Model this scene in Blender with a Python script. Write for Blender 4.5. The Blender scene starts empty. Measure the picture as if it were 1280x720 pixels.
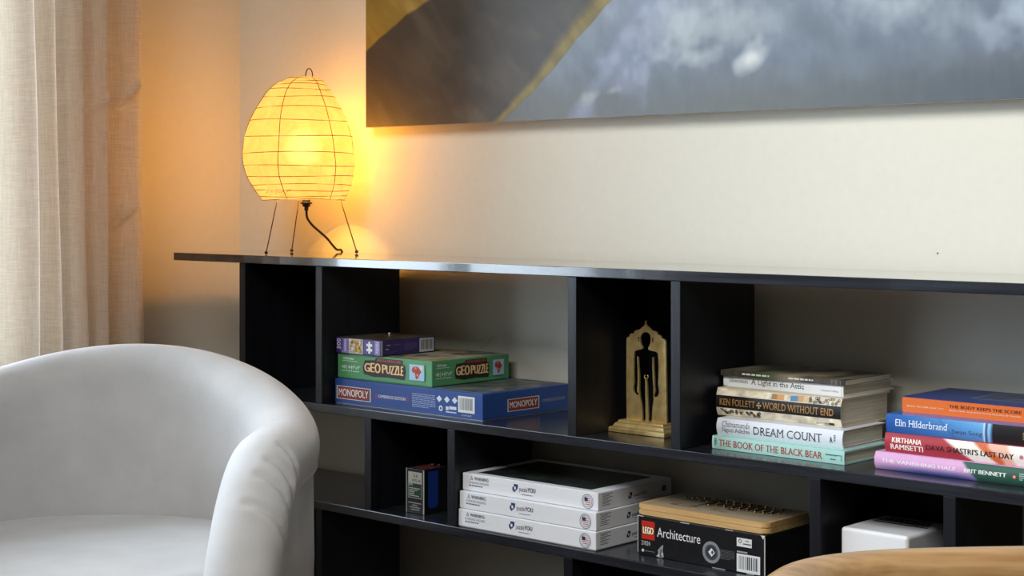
import bpy, bmesh, math, random, mathutils
import numpy as np
from mathutils import Vector, Matrix

S = bpy.context.scene
COL = S.collection
R = math.radians
random.seed(7)
rng = np.random.default_rng(11)

# ------------------------------------------------------------------ camera
cam_d = bpy.data.cameras.new('camera')
cam = bpy.data.objects.new('camera', cam_d)
COL.objects.link(cam)
cam.location = (0, 0, .965)
cam.rotation_euler = (R(90), 0, R(42.62))
cam_d.sensor_width = 36
cam_d.lens = 57.46
cam_d.shift_y = -110 / 1280
cam_d.clip_start = .02
S.camera = cam

# ------------------------------------------------------------------ world, light, exposure
S.view_settings.view_transform = 'Standard'
S.view_settings.look = 'None'
S.view_settings.gamma = 1
S.view_settings.use_curve_mapping = False
S.view_settings.exposure = 0
S.cycles.use_denoising = True
S.cycles.max_bounces = 8
S.cycles.diffuse_bounces = 4
S.cycles.glossy_bounces = 3
S.cycles.transmission_bounces = 6
S.cycles.transparent_max_bounces = 8
S.cycles.sample_clamp_indirect = 6

W = bpy.data.worlds.new('room_ambient')
S.world = W
W.use_nodes = True
W.node_tree.nodes['Background'].inputs[0].default_value = (1, .96, .9, 1)
W.node_tree.nodes['Background'].inputs[1].default_value = .085

# a brighter sky on the side of the window, dim room all round
_nt = W.node_tree
_tc = _nt.nodes.new('ShaderNodeTexCoord'); _sx = _nt.nodes.new('ShaderNodeSeparateXYZ'); _nt.links.new(_tc.outputs['Generated'], _sx.inputs[0])
_mr = _nt.nodes.new('ShaderNodeMapRange'); _mr.interpolation_type = 'SMOOTHSTEP'
for _k, _v in (('From Min', -.35), ('From Max', -.75), ('To Min', 0.), ('To Max', 1.)): _mr.inputs[_k].default_value = _v
_nt.links.new(_sx.outputs['X'], _mr.inputs['Value'])
_b2 = _nt.nodes.new('ShaderNodeBackground'); _b2.inputs[0].default_value = (.74, .87, 1, 1); _b2.inputs[1].default_value = .95
_mx = _nt.nodes.new('ShaderNodeMixShader'); _nt.links.new(_mr.outputs[0], _mx.inputs[0])
_nt.links.new(_nt.nodes['Background'].outputs[0], _mx.inputs[1]); _nt.links.new(_b2.outputs[0], _mx.inputs[2])
_nt.links.new(_mx.outputs[0], _nt.nodes['World Output'].inputs[0])

def area(name, loc, target, sx, sy, power, color, spread=180):
    d = bpy.data.lights.new(name, 'AREA')
    d.shape = 'RECTANGLE'; d.size = sx; d.size_y = sy
    d.energy = power; d.color = color; d.spread = R(spread)
    o = bpy.data.objects.new(name, d); COL.objects.link(o)
    o.location = loc
    o.rotation_euler = (Vector(target) - Vector(loc)).to_track_quat('-Z', 'Y').to_euler()
    return o
# daylight through the window in the left wall, and an added fill light high behind the camera
area('window_daylight', (-3.30, 1.02, 1.35), (0, 1.02, 1.25), 1.65, 1.7, 98, (.74, .87, 1.0))
area('high_fill', (-.7, -.5, 2.95), (-.5, 2.4, .6), 2.2, 1.2, 38, (1.0, .99, .95), 96)

# ------------------------------------------------------------------ helpers
def lin(c):
    out = []
    for v in c[:3]:
        v = v / 255.
        out.append(v / 12.92 if v <= .04045 else ((v + .055) / 1.055) ** 2.4)
    return out

def new_mat(name):
    m = bpy.data.materials.new(name); m.use_nodes = True
    nt = m.node_tree
    return m, nt, nt.nodes['Principled BSDF']

def node(nt, t, **kw):
    n = nt.nodes.new(t)
    for k, v in kw.items():
        if k in ('i',):
            for a, b in v.items(): n.inputs[a].default_value = b
        else: setattr(n, k, v)
    return n

def simple(name, rgb, rough=.6, metal=0, spec=.5, bump=None, noise_scale=40, var=.06, coat=0, sheen=0):
    """principled with a little procedural variation and optional bump"""
    m, nt, b = new_mat(name)
    tc = node(nt, 'ShaderNodeTexCoord')
    n = node(nt, 'ShaderNodeTexNoise', i={'Scale': noise_scale, 'Detail': 4.})
    nt.links.new(tc.outputs['Object'], n.inputs['Vector'])
    r = node(nt, 'ShaderNodeValToRGB')
    c = lin(rgb)
    r.color_ramp.elements[0].color = [max(0, x * (1 - var)) for x in c] + [1]
    r.color_ramp.elements[1].color = [min(1, x * (1 + var)) for x in c] + [1]
    r.color_ramp.elements[0].position = .3; r.color_ramp.elements[1].position = .7
    nt.links.new(n.outputs['Fac'], r.inputs['Fac'])
    nt.links.new(r.outputs['Color'], b.inputs['Base Color'])
    b.inputs['Roughness'].default_value = rough
    b.inputs['Metallic'].default_value = metal
    b.inputs['Specular IOR Level'].default_value = spec
    b.inputs['Coat Weight'].default_value = coat
    b.inputs['Sheen Weight'].default_value = sheen
    if bump:
        bp = node(nt, 'ShaderNodeBump', i={'Strength': bump, 'Distance': .002})
        nt.links.new(n.outputs['Fac'], bp.inputs['Height'])
        nt.links.new(bp.outputs['Normal'], b.inputs['Normal'])
    return m

def printed(name, rough, spec=.4):
    """printed card / paper: the ink is a colour attribute of the mesh"""
    m, nt, b = new_mat(name)
    a = node(nt, 'ShaderNodeVertexColor'); a.layer_name = 'ink'
    tc = node(nt, 'ShaderNodeTexCoord')
    n = node(nt, 'ShaderNodeTexNoise', i={'Scale': 220., 'Detail': 3.})
    nt.links.new(tc.outputs['Object'], n.inputs['Vector'])
    bp = node(nt, 'ShaderNodeBump', i={'Strength': .12, 'Distance': .001})
    nt.links.new(n.outputs['Fac'], bp.inputs['Height'])
    nt.links.new(bp.outputs['Normal'], b.inputs['Normal'])
    nt.links.new(a.outputs['Color'], b.inputs['Base Color'])
    b.inputs['Roughness'].default_value = rough
    b.inputs['Specular IOR Level'].default_value = spec
    return m

PRINT = printed('printed_card', .42)
PRINT_MATT = printed('printed_paper', .6, .3)
PRINT_GLOSS = printed('printed_gloss', .25, .5)

# ---- mesh builder with a colour per corner
class MB:
    def __init__(s): s.v = []; s.f = []; s.c = []; s.smooth = []
    def add(s, verts, faces, col=(255, 255, 255), smooth=False, vcol=None):
        o = len(s.v); s.v += [tuple(p) for p in verts]
        l = None if vcol is not None else lin(col)
        for f in faces:
            s.f.append([o + i for i in f])
            s.c.append([vcol[i] for i in f] if vcol is not None else [l] * len(f))
            s.smooth.append(smooth)
    def bm(s, b, col=(255, 255, 255), smooth=False):
        b.verts.index_update()
        s.add([v.co[:] for v in b.verts], [[v.index for v in f.verts] for f in b.faces], col, smooth)
        b.free()
    def box(s, lo, hi, col=(255, 255, 255), bevel=0, seg=2):
        b = bmesh.new()
        bmesh.ops.create_cube(b, size=1)
        for v in b.verts:
            v.co = [lo[i] + (v.co[i] + .5) * (hi[i] - lo[i]) for i in range(3)]
        if bevel:
            bmesh.ops.bevel(b, geom=list(b.edges), offset=bevel, segments=seg, affect='EDGES', profile=.5)
        s.bm(b, col, False)
    def tube(s, pts, r, col=(255, 255, 255), n=8, caps=True, closed=False, up=(0, 0, 1)):
        P = [Vector(p) for p in pts]; N = len(P)
        rr = r if hasattr(r, '__len__') else [r] * N
        verts = []; prev = None
        for i, p in enumerate(P):
            if closed: t = P[(i + 1) % N] - P[i - 1]
            else: t = P[min(i + 1, N - 1)] - P[max(i - 1, 0)]
            t.normalize()
            if prev is None:
                a = Vector(up)
                if abs(a.dot(t)) > .95: a = Vector((1, 0, 0))
                prev = (a - t * a.dot(t)).normalized()
            else:
                prev = (prev - t * prev.dot(t)).normalized()
            bt = t.cross(prev)
            for k in range(n):
                an = 2 * math.pi * k / n
                verts.append(p + (prev * math.cos(an) + bt * math.sin(an)) * rr[i])
        faces = []
        M = N if closed else N - 1
        for i in range(M):
            j = (i + 1) % N
            for k in range(n):
                faces.append([i * n + k, i * n + (k + 1) % n, j * n + (k + 1) % n, j * n + k])
        if caps and not closed:
            faces.append(list(range(n))[::-1]); faces.append([(N - 1) * n + k for k in range(n)])
        s.add(verts, faces, col, True)
    def build(s, name, mat, parent=None, flat=False):
        me = bpy.data.meshes.new(name)
        me.from_pydata(s.v, [], s.f)
        ca = me.color_attributes.new('ink', 'FLOAT_COLOR', 'CORNER')
        buf = np.ones((len(me.loops), 4), dtype=np.float32)
        buf[:, :3] = np.array([c for f in s.c for c in f], dtype=np.float32)
        ca.data.foreach_set('color', buf.ravel())
        if not flat: me.polygons.foreach_set('use_smooth', s.smooth)
        me.materials.append(mat)
        me.update()
        o = bpy.data.objects.new(name, me); COL.objects.link(o)
        if parent: o.parent = parent
        return o

def tag(o, label=None, cat=None, group=None, kind=None):
    if label: o['label'] = label
    if cat: o['category'] = cat
    if group: o['group'] = group
    if kind: o['kind'] = kind
    return o

def thing(name, label, cat, loc=(0, 0, 0), rz=0, group=None):
    o = bpy.data.objects.new(name, None); COL.objects.link(o)
    o.empty_display_size = .05
    o.location = loc; o.rotation_euler = (0, 0, rz)
    return tag(o, label, cat, group)

# ---- lettering: outlines of the built-in font, fitted into a rectangle of a surface
_cache = {}
def glyphs(s, weight=0, serif=False, lines=1.0, slices=0):
    key = (s, serif, lines, slices)
    if key in _cache: return _cache[key]
    cu = bpy.data.curves.new('lettering', 'FONT')
    cu.body = s; cu.size = 1; cu.resolution_u = 3; cu.space_line = lines
    o = bpy.data.objects.new('lettering', cu); COL.objects.link(o)
    dg = bpy.context.evaluated_depsgraph_get()
    me = bpy.data.meshes.new_from_object(o.evaluated_get(dg))
    v = [(p.co.x, p.co.y) for p in me.vertices]
    f = [list(p.vertices) for p in me.polygons]
    if serif and v:
        use = {}
        for p in f:
            for a, b in zip(p, p[1:] + p[:1]):
                k = (min(a, b), max(a, b)); use[k] = use.get(k, 0) + 1
        H = .72
        for (a, b), n in use.items():
            if n != 1: continue
            (x0, y0), (x1, y1) = v[a], v[b]
            if abs(y0 - y1) < .004 and .03 < abs(x1 - x0) < .2:
                xa, xb = min(x0, x1), max(x0, x1)
                up = 1 if (y0 % 1.0) < .25 else -1
                o0 = len(v)
                v += [(xa - .06, y0), (xb + .06, y0), (xb + .06, y0 + up * .045), (xa - .06, y0 + up * .045)]
                f.append([o0, o0 + 1, o0 + 2, o0 + 3] if up > 0 else [o0 + 3, o0 + 2, o0 + 1, o0])
    bpy.data.objects.remove(o); bpy.data.curves.remove(cu); bpy.data.meshes.remove(me)
    if slices:      # cut into bands so that the letters can follow a curved spine
        b = bmesh.new(); bv_ = [b.verts.new((x, y, 0)) for x, y in v]
        for p in f:
            try: b.faces.new([bv_[i] for i in p])
            except ValueError: pass
        y0, y1 = min(p[1] for p in v), max(p[1] for p in v)
        for k in range(1, slices):
            bmesh.ops.bisect_plane(b, geom=b.verts[:] + b.edges[:] + b.faces[:], plane_co=(0, y0 + (y1 - y0) * k / slices, 0), plane_no=(0, 1, 0))
        b.verts.index_update()
        v = [(p.co.x, p.co.y) for p in b.verts]; f = [[q.index for q in p.verts] for p in b.faces]; b.free()
    a = np.array(v); lo, hi = a.min(0), a.max(0)
    a = (a - lo) / np.maximum(hi - lo, 1e-6)
    _cache[key] = (a, f)
    return _cache[key]

class Face:
    """a printable surface: f(a, b, lift) gives a point; a runs to the reader's right, b up"""
    def __init__(s, mb, fn, wa, hb): s.mb = mb; s.fn = fn; s.w = wa; s.h = hb; s.k = 0; s.curved = 0
    def _lift(s): s.k += 1; return .00010 + .00003 * s.k
    def text(s, t, a0, a1, b0, b1, col, weight=0, serif=False, slope=0, vertical=False, lines=1.0):
        """rectangle given in fractions of the face"""
        g, f = glyphs(t, weight, serif, lines, s.curved if not vertical else 0); e = s._lift()
        P = []
        for x, y in g:
            if vertical: x, y = 1 - y, x
            aa = a0 + (a1 - a0) * x; bb = b0 + (b1 - b0) * y + slope * (x - .5)
            P.append(s.fn(aa * s.w, bb * s.h, e))
        s.mb.add(P, f, col)
        if weight > .006:
            # heavier letters: the same outline again, shifted by a hair to both sides
            dx = (b1 - b0) * s.h * weight * 1.6
            for sx in (-1, 1):
                e = s._lift()
                Q = []
                for x, y in g:
                    if vertical: x, y = 1 - y, x
                    Q.append(s.fn((a0 + (a1 - a0) * x) * s.w + sx * dx, (b0 + (b1 - b0) * y + slope * (x - .5)) * s.h, e))
                s.mb.add(Q, f, col)
    def rect(s, a0, a1, b0, b1, col, n=1, m=1):
        e = s._lift(); P = []; F = []
        for j in range(m + 1):
            for i in range(n + 1):
                P.append(s.fn((a0 + (a1 - a0) * i / n) * s.w, (b0 + (b1 - b0) * j / m) * s.h, e))
        for j in range(m):
            for i in range(n):
                q = j * (n + 1) + i; F.append([q, q + 1, q + n + 2, q + n + 1])
        s.mb.add(P, F, col)
    def poly(s, pts, col):
        e = s._lift()
        s.mb.add([s.fn(a * s.w, b * s.h, e) for a, b in pts], [list(range(len(pts)))], col)
    def disc(s, a, b, r, col, r_in=0, n=24):
        """r in metres"""
        e = s._lift(); P = []; F = []
        for k in range(n):
            c, q = math.cos(2 * math.pi * k / n), math.sin(2 * math.pi * k / n)
            P.append(s.fn(a * s.w + r * c, b * s.h + r * q, e))
            P.append(s.fn(a * s.w + r_in * c, b * s.h + r_in * q, e))
        for k in range(n):
            j = (k + 1) % n
            F.append([2 * k, 2 * j, 2 * j + 1, 2 * k + 1])
        s.mb.add(P, F, col)
    def paint(s, a0, a1, b0, b1, n, m, fn):
        """a picture printed on the face: fn(x, y) in 0..1 -> rgb arrays"""
        e = s._lift()
        X, Y = np.meshgrid(np.linspace(0, 1, n + 1), np.linspace(0, 1, m + 1))
        C = fn(X, Y) / 255.
        C = np.where(C <= .04045, C / 12.92, ((np.clip(C, 0, 1) + .055) / 1.055) ** 2.4).reshape(-1, 3)
        P = [s.fn((a0 + (a1 - a0) * x) * s.w, (b0 + (b1 - b0) * y) * s.h, e) for x, y in zip(X.ravel(), Y.ravel())]
        F = []
        for j in range(m):
            for i in range(n):
                q = j * (n + 1) + i; F.append([q, q + 1, q + n + 2, q + n + 1])
        s.mb.add(P, F, vcol=C.tolist())
    def small_print(s, a0, a1, b0, b1, rows, col, fill=.6, seed=1):
        rr = random.Random(seed)
        hh = (b1 - b0) / rows
        for k in range(rows):
            y1 = b1 - k * hh; y0 = y1 - hh * fill
            x = a0
            end = a0 + (a1 - a0) * (1 if k < rows - 1 else .7)
            while x < end:
                w = (a1 - a0) * rr.uniform(.06, .16)
                s.rect(x, min(x + w, end), y0, y1, col); s.k -= 1
                x += w + (a1 - a0) * .025
        s.k += 1
    def barcode(s, a0, a1, b0, b1, seed=2, ink=(40, 45, 45), paper=(222, 226, 226), n=22):
        s.rect(a0, a1, b0, b1, paper)
        rr = random.Random(seed)
        da, db = (a1 - a0), (b1 - b0)
        x = a0 + da * .1
        while x < a1 - da * .1:
            w = da * rr.choice((.018, .03, .045))
            s.rect(x, min(x + w, a1 - da * .08), b0 + db * .16, b1 - db * .12, ink); s.k -= 1
            x += w + da * rr.choice((.02, .03, .04))
        s.k += 1

def card_box(name, label, cat, mat, L, D, H, corner, z, ang, col, side=None, group=None, part='lid', bevel=.0012, tray=True):
    """a cardboard box; corner = its front right bottom corner. Returns root, mb, front, right, top faces"""
    a = R(ang)
    loc = (corner[0] - L * math.cos(a), corner[1] - L * math.sin(a), z + LIFT)
    t = thing(name, label, cat, loc, a, group)
    if tray:
        tb = MB(); tb.box((.0016, .0016, 0), (L - .0016, D - .0016, H * .5), side or col)
        tb.build('tray', mat, t)
    mb = MB(); mb.box((0, 0, .0012 if tray else 0), (L, D, H), col, bevel)
    F = Face(mb, lambda a_, b_, e: (a_, -e, b_), L, H)
    Rt = Face(mb, lambda a_, b_, e: (L + e, a_, b_), D, H)
    T = Face(mb, lambda a_, b_, e: (a_, b_, H + e), L, D)
    return t, mb, F, Rt, T, part

def vnoise(X, Y, sx, sy, seed=0, oct=3):
    """smooth value noise on arrays"""
    r = np.random.default_rng(seed); out = np.zeros_like(X); amp = 1; tot = 0
    for o in range(oct):
        G = r.random((64, 64)); x = X * sx * 2 ** o; y = Y * sy * 2 ** o
        xi = np.floor(x).astype(int); yi = np.floor(y).astype(int); fx = x - xi; fy = y - yi
        fx = fx * fx * (3 - 2 * fx); fy = fy * fy * (3 - 2 * fy)
        g = lambda a, b: G[(yi + b) % 64, (xi + a) % 64]
        out += amp * ((g(0, 0) * (1 - fx) + g(1, 0) * fx) * (1 - fy) + (g(0, 1) * (1 - fx) + g(1, 1) * fx) * fy)
        tot += amp; amp *= .5
    return out / tot

def mix(A, B, t):
    t = np.clip(t, 0, 1)[..., None]
    return A * (1 - t) + B * t

def catmull(pts, n):
    P = [np.array(p, float) for p in pts]; P = [2 * P[0] - P[1]] + P + [2 * P[-1] - P[-2]]
    out = []
    for i in range(1, len(P) - 2):
        for k in range(n):
            t = k / n
            out.append(.5 * ((2 * P[i]) + (-P[i - 1] + P[i + 1]) * t + (2 * P[i - 1] - 5 * P[i] + 4 * P[i + 1] - P[i + 2]) * t ** 2
                             + (-P[i - 1] + 3 * P[i] - 3 * P[i + 1] + P[i + 2]) * t ** 3))
    out.append(P[-2])
    return np.array(out)

# ------------------------------------------------------------------ the room
YW, XL = 2.42, -3.106      # back wall, left wall
M_WALL = simple('cream_plaster', (219, 215, 202), .85, bump=.08, noise_scale=60, var=.015, spec=.2)
M_TRIM = simple('white_paint', (226, 224, 218), .5, var=.02)

def wood(name, c0, c1, scale=(2, 30, 30), rough=.4, coat=0., bump=.15, spec=.5, dist=3.):
    m, nt, b = new_mat(name)
    tc = node(nt, 'ShaderNodeTexCoord')
    mp = node(nt, 'ShaderNodeMapping'); mp.inputs['Scale'].default_value = scale
    n = node(nt, 'ShaderNodeTexNoise', i={'Scale': 1., 'Detail': 6., 'Roughness': .62, 'Distortion': dist * .25})
    r = node(nt, 'ShaderNodeValToRGB')
    r.color_ramp.elements[0].position = .3; r.color_ramp.elements[1].position = .72
    r.color_ramp.elements[0].color = lin(c0) + [1]; r.color_ramp.elements[1].color = lin(c1) + [1]
    bp = node(nt, 'ShaderNodeBump', i={'Strength': bump, 'Distance': .002})
    L = nt.links.new
    L(tc.outputs['Object'], mp.inputs['Vector']); L(mp.outputs['Vector'], n.inputs['Vector'])
    L(n.outputs['Fac'], r.inputs['Fac']); L(r.outputs['Color'], b.inputs['Base Color'])
    L(n.outputs['Fac'], bp.inputs['Height']); L(bp.outputs['Normal'], b.inputs['Normal'])
    b.inputs['Roughness'].default_value = rough; b.inputs['Coat Weight'].default_value = coat; b.inputs['Coat Roughness'].default_value = .16
    b.inputs['Specular IOR Level'].default_value = spec
    return m

def struct(name, mb, mat, parent=None):
    o = mb.build(name, mat, parent)
    if not parent: tag(o, kind='structure')
    return o

m = MB(); m.box((-3.4, -1.2, -.06), (2.2, 2.6, 0)); struct('floor', m, wood('floor_oak', (84, 62, 42), (112, 84, 58), (1.2, 14, 14), .45))
m = MB(); m.box((-3.4, YW, 0), (2.2, YW + .15, 2.6)); wb = struct('wall_back', m, M_WALL)
WY0, WY1, WZ0, WZ1 = .20, 1.84, .50, 2.20
m = MB()
m.box((XL - .18, -1.2, 0), (XL, WY0, 2.6)); m.box((XL - .18, WY1, 0), (XL, YW, 2.6))
m.box((XL - .18, WY0, 0), (XL, WY1, WZ0)); m.box((XL - .18, WY0, WZ1), (XL, WY1, 2.6))
struct('wall_left', m, M_WALL)
m = MB(); m.box((-3.09, YW - .014, 0), (2.2, YW, .09)); struct('baseboard_back', m, M_TRIM)
m = MB(); m.box((XL, -1.2, 0), (XL + .014, YW, .09)); struct('baseboard_left', m, M_TRIM)
# the window: frame, mullion, glass, sill
gm, nt, b = new_mat('window_glass')
nt.nodes.remove(b)
tr = node(nt, 'ShaderNodeBsdfTransparent'); gl = node(nt, 'ShaderNodeBsdfGlossy', i={'Roughness': .02})
fr = node(nt, 'ShaderNodeFresnel', i={'IOR': 1.3}); ms = node(nt, 'ShaderNodeMixShader')
nt.links.new(fr.outputs[0], ms.inputs[0]); nt.links.new(tr.outputs[0], ms.inputs[1]); nt.links.new(gl.outputs[0], ms.inputs[2])
nt.links.new(ms.outputs[0], nt.nodes['Material Output'].inputs[0])
m = MB(); e = .05; x0, x1 = XL - .13, XL - .07
m.box((x0, WY0, WZ0), (x1, WY0 + e, WZ1)); m.box((x0, WY1 - e, WZ0), (x1, WY1, WZ1))
m.box((x0, WY0, WZ0), (x1, WY1, WZ0 + e)); m.box((x0, WY0, WZ1 - e), (x1, WY1, WZ1))
m.box((x0, (WY0 + WY1) / 2 - .03, WZ0), (x1, (WY0 + WY1) / 2 + .03, WZ1))
wf = struct('window_1', m, M_TRIM)
m = MB(); m.box((XL - .103, WY0 + e, WZ0 + e), (XL - .097, WY1 - e, WZ1 - e)); struct('glass', m, gm, wf)
m = MB(); m.box((XL - .18, WY0 - .03, WZ0 - .03), (XL + .03, WY1 + .03, WZ0), bevel=.004); struct('window_sill', m, M_TRIM, wf)

# hairline crack and nail holes on the walls
M_CRACK = simple('crack_grey', (140, 132, 120), .9)
m = MB(); m.tube([(-2.314, YW, .662), (-2.300, YW, .668), (-2.288, YW, .678), (-2.277, YW, .687)], .00045, n=6)
m.tube([(-1.288, YW - .0004, .8785), (-1.288, YW + .002, .8785)], .0018, n=8)
m.build('crack', M_CRACK, wb)
m = MB(); m.tube([(XL + .0004, 2.139, 1.127), (XL - .002, 2.139, 1.127)], .0018, n=8)
tag(m.build('nail_hole_1', M_CRACK), kind='structure')

# ------------------------------------------------------------------ low shelving unit
ZT, ZM, ZL = .85, .5596, .3657          # tops of the three long boards; things stand a hair above them
LIFT = .0005
YF = 2.1347                            # front plane of the boards
M_EBON = wood('black_stained_pine', (17, 18, 23), (46, 50, 58), (3, 70, 70), .26, .35, .03, .5, 2.)
M_EBONT = wood('black_stained_pine_top', (17, 18, 23), (46, 50, 58), (3, 70, 70), .16, 1., .02, .5, 2.)
M_EBONT.node_tree.nodes['Principled BSDF'].inputs['Coat Roughness'].default_value = .05
M_EBONV = wood('black_stained_pine_shaded', (13, 14, 19), (24, 26, 32), (70, 70, 3), .42, .0, .2, .35, 2.)  # same stain, base darkened for shaded inner faces; boards paler for lit edges
shelf = thing('shelving_unit', 'long low black stained wooden shelving unit against the cream back wall', 'shelf', (-2.0, YF, 0))
def sbox(name, lo, hi, mat, bev=.0012):
    m = MB(); m.box([lo[0] + 2.0, lo[1] - YF, lo[2]], [hi[0] + 2.0, hi[1] - YF, hi[2]], bevel=bev)
    return m.build(name, mat, shelf)
T_ = .0169; DB = .262; DP = .214
XE = -.15
sbox('top_board', (-2.973, YF, ZT - T_), (XE, YF + DB, ZT), M_EBONT)
sbox('shelf_board', (-2.973, YF, ZM - T_), (XE, YF + DB, ZM), M_EBON)
sbox('shelf_board', (-2.973, YF, ZL - T_), (XE, YF + DB, ZL), M_EBON)
sbox('bottom_board', (-2.973, YF, .035), (XE, YF + DB, .052), M_EBON)
def panels(xs, z0, z1, w=.0195):
    for x in xs:
        sbox('divider_panel', (x - w, YF + .001, z0), (x, YF + DP, z1), M_EBONV)
panels((-2.7235, -2.479, -1.8155, -1.5942, -.931, -.71), ZM, ZT - T_)
panels((-2.3345, -2.108, -1.3313, -1.1085, -.42, -.20), ZL, ZM - T_)
panels((-2.7235, -2.479, -1.8250, -1.602, -.931, -.71), .052, ZL - T_)
def backs(prs, z0, z1):
    for x0, x1 in prs: sbox('back_panel', (x0 + .0003, YF + DP - .012, z0), (x1 - .0198, YF + DP - .001, z1), M_EBONV)
backs(((-2.7235, -2.479), (-1.8155, -1.5942), (-.931, -.71)), ZM, ZT - T_)
backs(((-2.3345, -2.108), (-1.3313, -1.1085), (-.42, -.20)), ZL, ZM - T_)
backs(((-2.7235, -2.479), (-1.8250, -1.602), (-.931, -.71)), .052, ZL - T_)
for x in (-2.7, -1.83, -1.55, -.5):
    sbox('foot', (x - .03, YF + .03, 0), (x + .03, YF + DB - .03, .035), M_EBON)

# ------------------------------------------------------------------ painting
def paint_canvas(Xp, Zp):
    """oil colours over (x, z) on the wall"""
    P = lambda *c: np.array(c, float)
    n1 = vnoise(Xp + 3, Zp + 3, 9, 14, 1, 4); n2 = vnoise((Xp - Zp) + 5, (Xp + Zp) + 5, 7, 26, 2, 4); n3 = vnoise(Xp + 3, Zp + 5, 34, 30, 3, 3)
    n4 = vnoise(Xp + 7, Zp + 2, 22, 22, 9, 3)
    # dark hill
    hill = mix(P(62, 56, 48), P(100, 92, 78), (n2 - .38) * 1.1)
    hill = mix(hill, P(50, 46, 41), np.clip((-2.3 - Xp) * 0 + (n1 - .52) * 3, 0, .6))
    # olive sky in the corner
    ol = np.interp(Xp, [-2.8, -2.628, -2.572, -2.498, -2.426, -2.2], [1.17, 1.282, 1.316, 1.353, 1.381, 1.45])
    d = Zp - ol + (n3 - .5) * .008
    olive = mix(P(138, 116, 44), P(176, 150, 76), (n2 - .3) * 1.6)
    c = mix(hill, olive, d / .006)
    # yellow-green rim, then the blue grey slope
    rx = np.interp(Zp, [1.12, 1.14, 1.214, 1.272, 1.341, 1.6], [-2.230, -2.199, -2.094, -2.033, -1.944, -1.62])
    dx = Xp - rx + (n3 - .5) * .012
    rim = mix(P(112, 96, 30), P(140, 124, 56), (n2 - .35) * 2)
    rw = .017 + .02 * np.clip((Zp - 1.15) * 5, 0, 1)
    c = mix(c, rim, 1 - np.abs(dx + rw * .5) / rw + .35)
    n2 = .5 + (n2 - .5) * .22 + (n4 - .5) * .25 + (n1 - .5) * .3
    base = mix(P(98, 108, 122), P(148, 158, 172), (n2 - .38) * 1.6 + (Zp - 1.2) * 1.6)
    base = mix(base, P(98, 101, 99), np.clip((1.215 - Zp) / .08, 0, 1) * (.6 + .5 * n1))
    base = mix(base, P(80, 90, 100), np.clip((Xp + 1.6) / .5, 0, 1) * np.clip((1.21 - Zp) / .06, 0, 1) * .7)
    def blob(cx, cz, rx_, rz_, col, k=1., rot=0.):
        nonlocal base
        u = (Xp - cx) * math.cos(rot) + (Zp - cz) * math.sin(rot); w = -(Xp - cx) * math.sin(rot) + (Zp - cz) * math.cos(rot)
        q = 1.25 - np.sqrt((u / rx_) ** 2 + (w / rz_) ** 2) + (n4 - .5) * 1.6
        base = mix(base, P(*col), np.clip(q, 0, 1) * k)
    blob(-1.84, 1.30, .24, .06, (138, 146, 180), .55, .85)
    blob(-1.95, 1.22, .16, .018, (140, 150, 176), .45, .9)
    blob(-1.76, 1.295, .15, .06, (176, 184, 188), .8, .3)
    blob(-1.735, 1.222, .05, .018, (172, 180, 182), .75, .2)
    blob(-1.625, 1.215, .045, .022, (204, 208, 206), .95, .5)
    blob(-1.66, 1.27, .14, .04, (160, 168, 172), .5, .4)
    blob(-1.99, 1.163, .028, .012, (160, 164, 164), .7, .2)
    blob(-1.94, 1.17, .02, .008, (164, 166, 164), .6, .2)
    blob(-1.33, 1.285, .16, .04, (168, 178, 184), .7, -.2)
    blob(-1.10, 1.24, .09, .04, (168, 182, 196), .8, .2)
    blob(-1.40, 1.20, .22, .03, (108, 118, 128), .6, .05)
    blob(-1.50, 1.255, .06, .03, (92, 102, 112), .5, -.7)
    base = base * (.97 + .06 * vnoise(Xp + 3, Zp + 3, 90, 24, 5, 2))[..., None]
    c = mix(c, base, dx / .006)
    return c
PX0, PX1, PZ0, PZ1 = -2.627, -.72, 1.1215, 2.30
ptg = thing('canvas_painting', 'large unframed canvas painting of dark hill and blue grey slopes on the back wall', 'painting', (PX0, YW - .008, PZ0))
m = MB()
w_, h_ = PX1 - PX0, PZ1 - PZ0
m.box((0, -.024, 0), (w_, 0, h_), (196, 190, 176))
F = Face(m, lambda a, b, e: (a, -.024 - e, b), w_, h_)
F.paint(0, 1, 0, .36 / h_, 620, 130, lambda x, y: paint_canvas(PX0 + x * w_, PZ0 + y * .36))
F.k -= 1
F.paint(0, 1, .36 / h_, 1, 160, 80, lambda x, y: paint_canvas(PX0 + x * w_, PZ0 + .36 + y * (h_ - .36)))
pm = printed('oil_paint', .38, .45)
m.build('canvas', pm, ptg)
m = MB()
for z in (0.01, h_ - .03): m.box((.01, 0, z), (w_ - .01, .006, z + .02))
for x in (.01, w_ - .03): m.box((x, 0, .03), (x + .02, .006, h_ - .03))
m.build('stretcher', simple('raw_pine', (190, 160, 120), .7), ptg)

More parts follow.
